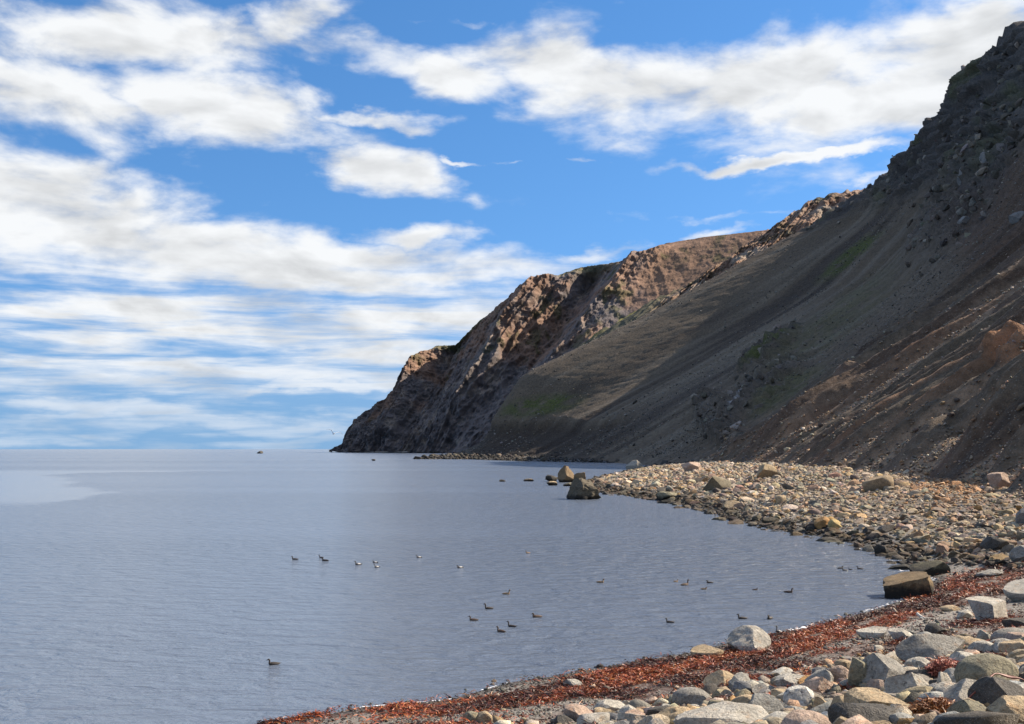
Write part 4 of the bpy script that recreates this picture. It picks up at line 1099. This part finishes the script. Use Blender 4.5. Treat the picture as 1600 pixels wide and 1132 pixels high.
WPAL = [(.27, .050, .011), (.37, .09, .017), (.19, .033, .011), (.46, .18, .05), (.05, .018, .009), (.22, .075, .018)]
def seaweed():
    X, Y, s = near_samples(1100000)
    ok = (s > -.3) & (s < 22)
    X, Y, s = X[ok], Y[ok], s[ok]
    Z = beach_z(X, Y, s)
    px, py = proj(X, Y, Z)
    m1, m2 = wrack(px, py)
    pat = fbm(X / 1.6, Y / 1.6, octs=4, seed=140)
    run = fbm((X * .78 - Y * .63) / .9, (X * .63 + Y * .78) / 6, octs=3, seed=141)
    dens = np.clip(m1 * sstep(-.28, .12, pat * .6 + run * .7 + .1) + m2 * sstep(-.25, .25, pat * .6 + run * .5), 0, 1)
    bankd = sstep(-14, 0, py - np.interp(px, *BANK_TOP)) * sstep(70, 15, py - np.interp(px, *BANK_TOP))
    dens = np.maximum(dens, .03 + .38 * bankd * sstep(-.05, .3, pat))
    keep = rng.uniform(0, 1, len(X)) < dens * np.interp(Y, [27, 45, 80], [.6, .6, .8])
    X, Y, Z, s, pat, m1 = X[keep], Y[keep], Z[keep], s[keep], pat[keep], m1[keep]
    n = len(X)
    L = rng.uniform(.06, .30, n) * np.interp(Y, [27, 80], [.9, 1.6]); Wd = rng.uniform(.014, .034, n) * np.interp(Y, [27, 80], [.9, 1.6])
    brownness = sstep(-.25, .2, fbm((X * .78 - Y * .63) / 1.1, (X * .63 + Y * .78) / 3.2, octs=3, seed=142))
    C = tones(n, WPAL, [.3, .2, .2, .08, .12, .1], .25)
    C = C * (1 - .78 * brownness[:, None] * (rng.uniform(0, 1, (n, 1)) < .9))
    hump = np.clip(fbm(X / .7, Y / .7, octs=3, seed=145) + .1, 0, 1) * .22
    P = np.stack([X, Y, Z + rng.uniform(0, .03, n) + hump * rng.uniform(.6, 1, n)], -1)
    V, q, c = blades(P, L, Wd, C, .9)
    link('seaweed', mesh_np('seaweed', V, q, [MAT['weed']], smooth=False, col=c), kind='stuff')
    print('weed', n)
seaweed()

def pebbles():
    X, Y, s = near_samples(60000)
    ok = (s > -1.2) & (s < 24)
    X, Y, s = X[ok], Y[ok], s[ok]
    Z = beach_z(X, Y, s); px, py = proj(X, Y, Z)
    m1, m2 = wrack(px, py)
    keep = rng.uniform(0, 1, len(X)) < (1 - .6 * np.maximum(m1, m2)) * .8
    X, Y, Z, s = X[keep], Y[keep], Z[keep], s[keep]
    size = np.clip(.05 * np.exp(rng.normal(0, .5, len(X))), .02, .25) * np.interp(Y, [27, 70], [.9, 1.5])
    C = tones(len(X), [(.20, .185, .165), (.27, .25, .22), (.12, .11, .095), (.38, .35, .30), (.30, .22, .15)], [.4, .2, .25, .08, .07])
    C *= (1 - .55 * sstep(.45, .05, Z))[:, None]
    heap('pebbles', np.stack([X, Y, Z + size * .15], -1), np.stack([size * 1.2, size, size * .7], -1), C, 0, kind='stuff')
    # stones a hand or two across: dense in the bank, sparse on the gravel
    n = 60000
    Y = 1 / rng.uniform(1 / 62, 1 / 8.5, n); X = rng.uniform(-.02, .58, n) * Y
    s = shore_dist(X, Y); Z = beach_z(X, Y, s); px, py = proj(X, Y, Z)
    bank = sstep(-6, 8, py - np.interp(px, *BANK_TOP))
    keep = (s > .2) & (rng.uniform(0, 1, n) < bank * .30 + .012)
    X, Y, Z, bank = X[keep], Y[keep], Z[keep], bank[keep]
    size = np.clip(np.where(bank > .5, .16, .12) * np.exp(rng.normal(0, .45, len(X))) * np.interp(Y, [8, 40], [.7, 1.3]), .05, .45)
    C = tones(len(X), SHPAL, SHW, .2)
    heap('pebbles', np.stack([X, Y, Z + size * .2], -1), np.stack([size * 1.2, size, size * .7], -1), C, 0, kind='stuff')
    # the bank goes on beyond the right of the view
    n = 5200
    Y = rng.uniform(-3, 48, n); X = rng.uniform(2, 42, n)
    s = shore_dist(X, Y); Z = beach_z(X, Y, s); px, py = proj(X, Y, Z)
    out = (s > 10) & ((px > 1640) | (py > 1160) | (Y < 4))
    X, Y, Z = X[out], Y[out], Z[out]
    size = np.clip(.34 * np.exp(rng.normal(0, .45, len(X))), .12, 1.1)
    heap('bank_stones', np.stack([X, Y, Z + size * .12], -1), np.stack([size * 1.2, size, size * .7], -1), tones(len(X), SHPAL, SHW, .2), 1, kind='stuff')
pebbles()

# ---- seaweed caught on the boulders
def clump(name, label, px, py, rx, ry, n, pal, up=.0, L=.16):
    x, y, z = on_beach(px, py + ry)
    Yc = y - .1
    ox, oz = at_depth(px, py, Yc)
    w, h = rx * Yc / F, ry * Yc / F
    t = rng.normal(0, 1, (n, 3)); t /= np.linalg.norm(t, axis=1, keepdims=True); t *= rng.uniform(.35, 1, (n, 1)) ** .5
    t[:, 2] = np.abs(t[:, 2]) * 1.6 - .8
    P = t * np.array([w, w * .55, h])
    Ln = rng.uniform(.5, 1.4, n) * L
    V, q, c = blades(P, Ln, Ln * rng.uniform(.06, .16, n), tones(n, pal, [1] * len(pal), .25), 1.0, 1.0)
    bm_v, bm_f = rock_shape(3, 555, ncut=2, rough=.15)
    bm_v = bm_v * np.array([2 * w * .6, w * .7, 2 * h * .6])
    o = link(name, mesh_np(name, V, q, [MAT['weed']], smooth=False, col=c), label=label, category='seaweed')
    core = link('tangled_core', mesh_np('tangled_core', bm_v, bm_f, [MAT['weed']], col=np.repeat(np.array([pal[0]]) * .6, len(bm_v), 0)), parent=o)
    o.location = (float(ox), Yc, float(oz))
clump('seaweed_clump', 'red seaweed clump draped over a boulder beside the olive-grey boulder', 1480, 1043, 33, 15, 3600, [(.36, .10, .06), (.46, .17, .11), (.25, .07, .04)], L=.12)
clump('seaweed_tuft', 'orange-brown tuft of seaweed right of the long tan block', 1463, 1107, 42, 17, 4200, [(.30, .115, .035), (.40, .19, .07), (.19, .075, .03)], L=.12)

def ribbon(name, label, pts, wd, color, cat):
    P = np.array(pts, float)
    t = np.linspace(0, len(P) - 1, 60)
    C = np.stack([np.interp(t, np.arange(len(P)), P[:, k]) for k in range(3)], 1)
    C = gauss1(C, 2.0, 0)
    C[:, 2] += fbm(t * 1.3, t * 0, octs=2, seed=7) * .03
    d = np.gradient(C, axis=0); d /= np.linalg.norm(d, axis=1, keepdims=True)
    sd = np.cross(d, [0, -.6, .8]); sd /= np.linalg.norm(sd, axis=1, keepdims=True)
    wv = wd * (.7 + .3 * np.sin(t * 3)) * np.interp(t, [0, .4, t[-1] - .5, t[-1]], [.3, 1, 1, .4])
    nrm = np.cross(sd, d)
    rows = np.stack([C - sd * wv[:, None], C - sd * wv[:, None] * .4 + nrm * wd * .3, C + sd * wv[:, None] * .4 + nrm * wd * .3, C + sd * wv[:, None], C - nrm * wd * .12], 1)
    k = 5; n = len(C)
    q = [(i * k + j, i * k + (j + 1) % k, (i + 1) * k + (j + 1) % k, (i + 1) * k + j) for i in range(n - 1) for j in range(k)]
    V = rows.reshape(-1, 3)
    base = V.mean(0)
    o = link(name, mesh_np(name, V - base, q, [MAT['weed']], col=np.repeat(np.array([color]) * (1 + .2 * fbm(t * 4, t, octs=2, seed=3))[:, None], k, 0)), label=label, category=cat)
    o.location = base
    return o
def pp(px, py, Y):
    x, z = at_depth(px, py, Y); return (float(x), Y, float(z))
x_, yk, z_ = on_beach(1540, 1104)
ribbon('kelp_strap', 'long rusty kelp strap trailing over the black-faced wedge boulder', [pp(1480, 1108, yk - .5), pp(1508, 1098, yk - .5), pp(1528, 1078, yk - .42), pp(1542, 1058, yk - .1), pp(1560, 1054, yk + .1), pp(1585, 1060, yk + .1), pp(1604, 1064, yk + .1)], .034, (.20, .055, .03), 'seaweed')

# pale sticks of driftwood on the gravel
def stick(name, label, pix, r0, color):
    x, y, z = on_beach(pix[-1][0], pix[-1][1])
    P = np.array([pp(a, b, y + .25 * k) for k, (a, b) in enumerate(pix[::-1])])[::-1]
    for p in P: p[2] = max(p[2], float(beach_z(np.array([p[0]]), np.array([p[1]]))[0]) + .03)
    t = np.linspace(0, len(P) - 1, 24); C = gauss1(np.stack([np.interp(t, np.arange(len(P)), P[:, k]) for k in range(3)], 1), 1.5, 0)
    rad = r0 * np.interp(t, [0, .5, t[-1] * .7, t[-1]], [.5, 1, .9, .25])
    d = np.gradient(C, axis=0); d /= np.linalg.norm(d, axis=1, keepdims=True)
    s1 = np.cross(d, [0, 0, 1.0]); s1 /= np.linalg.norm(s1, axis=1, keepdims=True); s2 = np.cross(s1, d)
    k = 8; an = np.arange(k) / k * 6.283
    V = (C[:, None] + (s1[:, None] * np.cos(an)[None, :, None] + s2[:, None] * np.sin(an)[None, :, None]) * rad[:, None, None]).reshape(-1, 3)
    q = [(i * k + j, i * k + (j + 1) % k, (i + 1) * k + (j + 1) % k, (i + 1) * k + j) for i in range(len(C) - 1) for j in range(k)]
    b = V.mean(0)
    o = link(name, mesh_np(name, V - b, q, [MAT['stone']]), label=label, category='driftwood'); o.location = b; o.color = rgba(color)
stick('driftwood_stick', 'white bleached crooked stick of driftwood on bare gravel', [(1432.5, 958), (1435, 961), (1440, 964.5), (1447, 968)], .07, (.75, .70, .62))
stick('driftwood_stick', 'thin pale tan stick poking from the seaweed at the foam line', [(1395, 950), (1399, 955), (1403, 960.5)], .05, (.45, .36, .27))

# ---- foam at the edge of the water
def foam():
    V, Q, b = [], [], 0
    spans = [((560, 1106), (700, 1094), 45, .02), ((700, 1094), (800, 1067), 20, .015), ((1220, 986), (1290, 974), 55, .10), ((1350, 956), (1425, 937), 35, .05), ((1440, 910), (1476, 898), 40, .25)]
    for (p0, p1, n, wd) in spans:
        for _ in range(n):
            t = rng.uniform(0, 1)
            x, y = on_water(p0[0] + (p1[0] - p0[0]) * t, p0[1] + (p1[1] - p0[1]) * t)
            P = np.array([SH]).reshape(-1, 2)
            # slide to the water's edge
            best, bp = 1e9, (x, y)
            for (ax, ay), (bx, by) in zip(SH[:-1], SH[1:]):
                ex, ey = bx - ax, by - ay; q = min(1, max(0, ((x - ax) * ex + (y - ay) * ey) / (ex * ex + ey * ey)))
                d = (x - ax - q * ex) ** 2 + (y - ay - q * ey) ** 2
                if d < best: best, bp = d, (ax + q * ex, ay + q * ey)
            x, y = bp[0] + rng.normal(0, wd) - wd * .4, bp[1] + rng.normal(0, wd) + wd * .5
            r = rng.uniform(.015, .06) * (1 + wd * 4)
            if fbm(np.array([x * .9]), np.array([y * .9]), octs=2, seed=77)[0] < -.12: continue
            k = 7
            an = np.arange(k) / k * 6.283 + rng.uniform(0, 1)
            rr = r * rng.uniform(.5, 1.2, k)
            z = max(.0, float(beach_z(np.array([x]), np.array([y]), rough=False)[0])) + .012
            V += [(x, y, z + .012)] + [(x + math.cos(a) * q * 1.8, y + math.sin(a) * q, z) for a, q in zip(an, rr)]
            Q += [(b, b + 1 + j, b + 1 + (j + 1) % k) for j in range(k)]; b += k + 1
    m, T = mat_new('sea_foam')
    finish(T, T.n('ShaderNodeBsdfPrincipled', {'Base Color': rgba((.78, .79, .80)), 'Roughness': .7}))
    link('foam', mesh_np('foam', V, Q, [m]), kind='stuff')
foam()

# ------------------------------------------------------------------ birds
def bird_material():
    m, T = mat_new('plumage')
    c = T.n('ShaderNodeVertexColor', layer_name='tint')
    tc = T.n('ShaderNodeTexCoord', out='Object')
    n = T.noise(tc, 40.0, 3, .6)
    k = T.rng(n, .3, .7, .7, 1.3, 'LINEAR')
    finish(T, T.n('ShaderNodeBsdfPrincipled', {'Base Color': T.mix(1.0, c, T.n('ShaderNodeCombineXYZ', {0: k, 1: k, 2: k}), 'MULTIPLY'), 'Roughness': .65}))
    return m
MAT['bird'] = bird_material()

# spine of a floating duck, tail to bill: along, height, half width, half height
def duck_spine(neck=1.0, tuck=0.0):
    nz = .10 * neck; fx = -.05 * tuck
    return [(-.315, .075, .006, .004), (-.28, .070, .030, .012), (-.22, .055, .065, .040), (-.13, .045, .095, .075), (0, .040, .108, .092), (.10, .045, .100, .088), (.165, .062, .075, .075),
            (.195, .10 + nz * .1, .046, .046), (.205 + fx, .14 + nz * .5, .034, .034), (.213 + fx, .17 + nz * .95, .033, .034), (.232 + fx, .195 + nz, .039, .040), (.262 + fx, .197 + nz, .036, .034),
            (.292 + fx, .186 + nz, .025, .022), (.318 + fx, .176 + nz, .018, .014), (.345 + fx, .168 + nz, .015, .008), (.356 + fx, .165 + nz, .004, .003)]
def duck_mesh(plum, neck, tuck):
    S = np.array(duck_spine(neck, tuck))
    t = np.linspace(0, len(S) - 1, 46)
    S = np.stack([np.interp(t, np.arange(len(S)), S[:, k]) for k in range(4)], 1)
    S = np.concatenate([S[:1], gauss1(S, 1.1, 0)[1:-1], S[-1:]])
    d = np.gradient(S[:, :2], axis=0); d /= np.maximum(np.linalg.norm(d, axis=1, keepdims=True), 1e-6)
    k = 14; an = np.arange(k) / k * 2 * math.pi
    V = []
    for (x, z, w, h), (ax, az_) in zip(S, d):
        for a in an:
            V.append((x - az_ * h * math.sin(a), w * math.cos(a), z + ax * h * math.sin(a)))
    V = np.array(V)
    q = [(i * k + j, i * k + (j + 1) % k, (i + 1) * k + (j + 1) % k, (i + 1) * k + j) for i in range(len(S) - 1) for j in range(k)]
    u = np.repeat(t / t[-1] * 15, k); up = np.tile(np.sin(an), len(S))
    if plum == 'drake':
        C = np.where((up > .3)[:, None] & ((u > 2.9) & (u < 4.9))[:, None], (.42, .40, .38), (.012, .012, .014))
        C = np.where(((u > 6.2) & (u < 8.6) & (up < .3))[:, None], (.20, .17, .15), C)
        C = np.where(((u > 8.6) & (u < 12) & (np.abs(up) < .35))[:, None], (.35, .36, .33), C)
        C = np.where(((u >= 9.5) & (u < 12) & (up > .2))[:, None], (.012, .012, .014), C)
        C = np.where((u > 12.6)[:, None], (.25, .24, .14), C)
    elif plum == 'dark':
        C = np.where((up > -.2)[:, None], (.030, .022, .017), (.022, .017, .014))
        C = np.where((u > 12.6)[:, None], (.06, .06, .05), C)
    else:
        b = {'brown': np.array((.085, .050, .030)), 'light': np.array((.26, .165, .085))}[plum]
        C = np.where((up > .2)[:, None], b * .75, b * 1.1)
        C = np.where(((u > 8) & (u < 12.6))[:, None], b * .55, C)
        C = np.where((u > 12.6)[:, None], (.07, .06, .05), C)
        C = np.where(((u > 4) & (u < 5.2) & (up > 0.1) & (up < .6))[:, None], b * 1.7, C)
    return mesh_np('duck', V, q, [MAT['bird']], col=np.asarray(C, float))
DUCK = {(p, n): duck_mesh(p, nk, tk) for p in ('drake', 'dark', 'brown', 'light') for n, nk, tk in (('up', 1.15, 0), ('mid', .55, .3), ('low', .05, .8))}

def duck(px, py, wpx, face, plum, neck, label, z=0.0, turn=0.0, tip=0.0):
    if z: x, Y, z = on_beach(px, py)
    else: x, Y = on_water(px, py - 1.2)
    o = link('duck', DUCK[plum, neck], label=label, category='duck', group='ducks on the bay')
    sc = wpx * Y / F / .56
    o.scale = (sc,) * 3
    o.location = (x, Y, z - .012 * sc)
    o.rotation_euler = (0, tip, (math.pi if face == 'L' else 0) + turn)
for d in [
    (461, 876, 11, 'L', 'dark', 'mid', 'leftmost duck of the far row, all dark'),
    (502, 873, 8, 'L', 'dark', 'up', 'dark duck half hidden behind its neighbour in the far row'),
    (508, 878, 12, 'L', 'dark', 'low', 'dark low-necked duck in front of the half hidden one'),
    (560, 884, 12.5, 'L', 'drake', 'mid', 'white-backed drake alone in the middle of the far row'),
    (586.5, 881, 9.5, 'L', 'drake', 'low', 'white-backed drake, farther one of the close pair'),
    (589, 888, 10, 'L', 'drake', 'mid', 'white-backed drake, nearer one of the close pair'),
    (655, 873, 10, 'L', 'drake', 'mid', 'white-backed drake right of the close pair'),
    (719, 889, 12, 'L', 'drake', 'low', 'white-tailed drake at the right end of the far row'),
    (825, 866, 8, 'L', 'light', 'mid', 'small rusty duck farthest from the shore in the blue water'),
    (791, 930, 12.5, 'R', 'light', 'up', 'golden duck facing right above the cluster of dark ducks'),
    (764, 953, 15, 'L', 'dark', 'up', 'black upright duck at the top of the cluster'),
    (740, 971, 15, 'L', 'brown', 'mid', 'brown duck at the left of the cluster'),
    (800, 981, 15, 'L', 'dark', 'up', 'dark duck with its neck stretched up in the cluster'),
    (783, 989, 17, 'L', 'brown', 'mid', 'brown duck nearest the shore in the cluster'),
    (839, 966, 17, 'L', 'brown', 'low', 'brown duck with sunk neck at the right of the cluster'),
    (428, 1040, 19.5, 'L', 'dark', 'mid', 'lone dark duck in the calm lower left water'),
    (938, 912, 13, 'R', 'light', 'mid', 'light brown duck facing right between the two groups'),
    (1056, 910.5, 8, 'R', 'light', 'mid', 'small pale duck beside the brown swimmer'),
    (1070, 916, 15, 'R', 'brown', 'up', 'brown duck facing right with its head up'),
    (1109, 912.5, 11.5, 'L', 'dark', 'low', 'dark compact duck right of the brown swimmer'),
    (1100, 922.5, 10, 'R', 'light', 'low', 'pale duck low in the water under the dark compact one'),
    (1180, 923.5, 9, 'R', 'brown', 'low', 'small brown duck low in the water out in the middle'),
    (1232, 927.5, 15, 'R', 'brown', 'mid', 'brown duck facing right nearest the long tilted boulder'),
    (1047, 974.5, 14, 'L', 'dark', 'mid', 'dark duck alone off the craggy rock'),
    (1160, 968.5, 16, 'L', 'dark', 'mid', 'dark duck, left one of two off the craggy rock'),
    (1203, 968.5, 18, 'L', 'dark', 'low', 'long dark duck, right one of two off the craggy rock'),
    (1313, 890, 10, 'R', 'dark', 'low', 'flat dark duck leftmost by the shingle corner'),
    (1320, 893, 9, 'L', 'dark', 'mid', 'dark duck in the middle by the shingle corner'),
    (1329, 892, 7, 'L', 'dark', 'low', 'smallest dark duck by the shingle corner'),
    (1344, 891, 10, 'L', 'dark', 'mid', 'dark duck rightmost by the shingle corner'),
]:
    duck(*d, turn=float(rng.normal(0, .42)))
o = link('duck', DUCK['drake', 'up'], label='black and white drake standing on the seaweed at the foam', category='duck', group='ducks on the bay')
x_, y_, z_ = on_beach(1217, 991)
o.location = (x_, y_, z_ + .06); o.scale = (.75,) * 3; o.rotation_euler = (0, R(-14), math.pi + .5)

def gull():
    V, Q, C = [], [], []
    def loft(rings, cols, k):
        b = len(V)
        for r in rings: V.extend(r)
        for c in cols: C.extend([c] * k)
        Q.extend([(b + i * k + j, b + i * k + (j + 1) % k, b + (i + 1) * k + (j + 1) % k, b + (i + 1) * k + j) for i in range(len(rings) - 1) for j in range(k)])
    k = 12; an = np.arange(k) / k * 6.283
    sp = [(-.30, .02, .05, .004), (-.22, .015, .05, .012), (-.14, .0, .045, .038), (0, -.01, .065, .062), (.10, 0, .058, .056), (.16, .012, .042, .044), (.21, .02, .04, .04), (.245, .018, .024, .024), (.27, .012, .010, .010), (.305, .004, .004, .004)]
    loft([[(x, w * math.cos(a), z + h * math.sin(a)) for a in an] for x, z, w, h in sp], [(.85, .85, .85)] * 7 + [(.8, .8, .8), (.7, .5, .1), (.7, .5, .1)], k)
    for s, fold in ((1, 1.0), (-1, .75)):
        secs = [(0, 0, .16, .02, .02), (.15, .10, .17, .035, .018), (.32, .19, .15, .05, .014), (.5, .20, .11, .01, .010), (.66, .17, .06, -.06, .006), (.74, .14, .015, -.10, .003)]
        rings = []
        for y, z, ch, sw, th in secs:
            rings.append([(sw + ch * .5 * math.cos(a), s * (y * fold + .02), z * 1.15 + th * math.sin(a)) for a in an])
        loft(rings, [(.80, .81, .83)] * 4 + [(.4, .4, .42), (.03, .03, .03)], k)
    return mesh_np('gull', V, Q, [MAT['bird']], col=np.array(C))
g = link('gull', gull(), label='white gull gliding low over the sea beside the headland', category='gull')
gx, gz = at_depth(521, 678, 105)
g.location = (float(gx), 105, float(gz)); g.rotation_euler = (R(-16), R(-4), R(-62)); g.scale = (1.25,) * 3
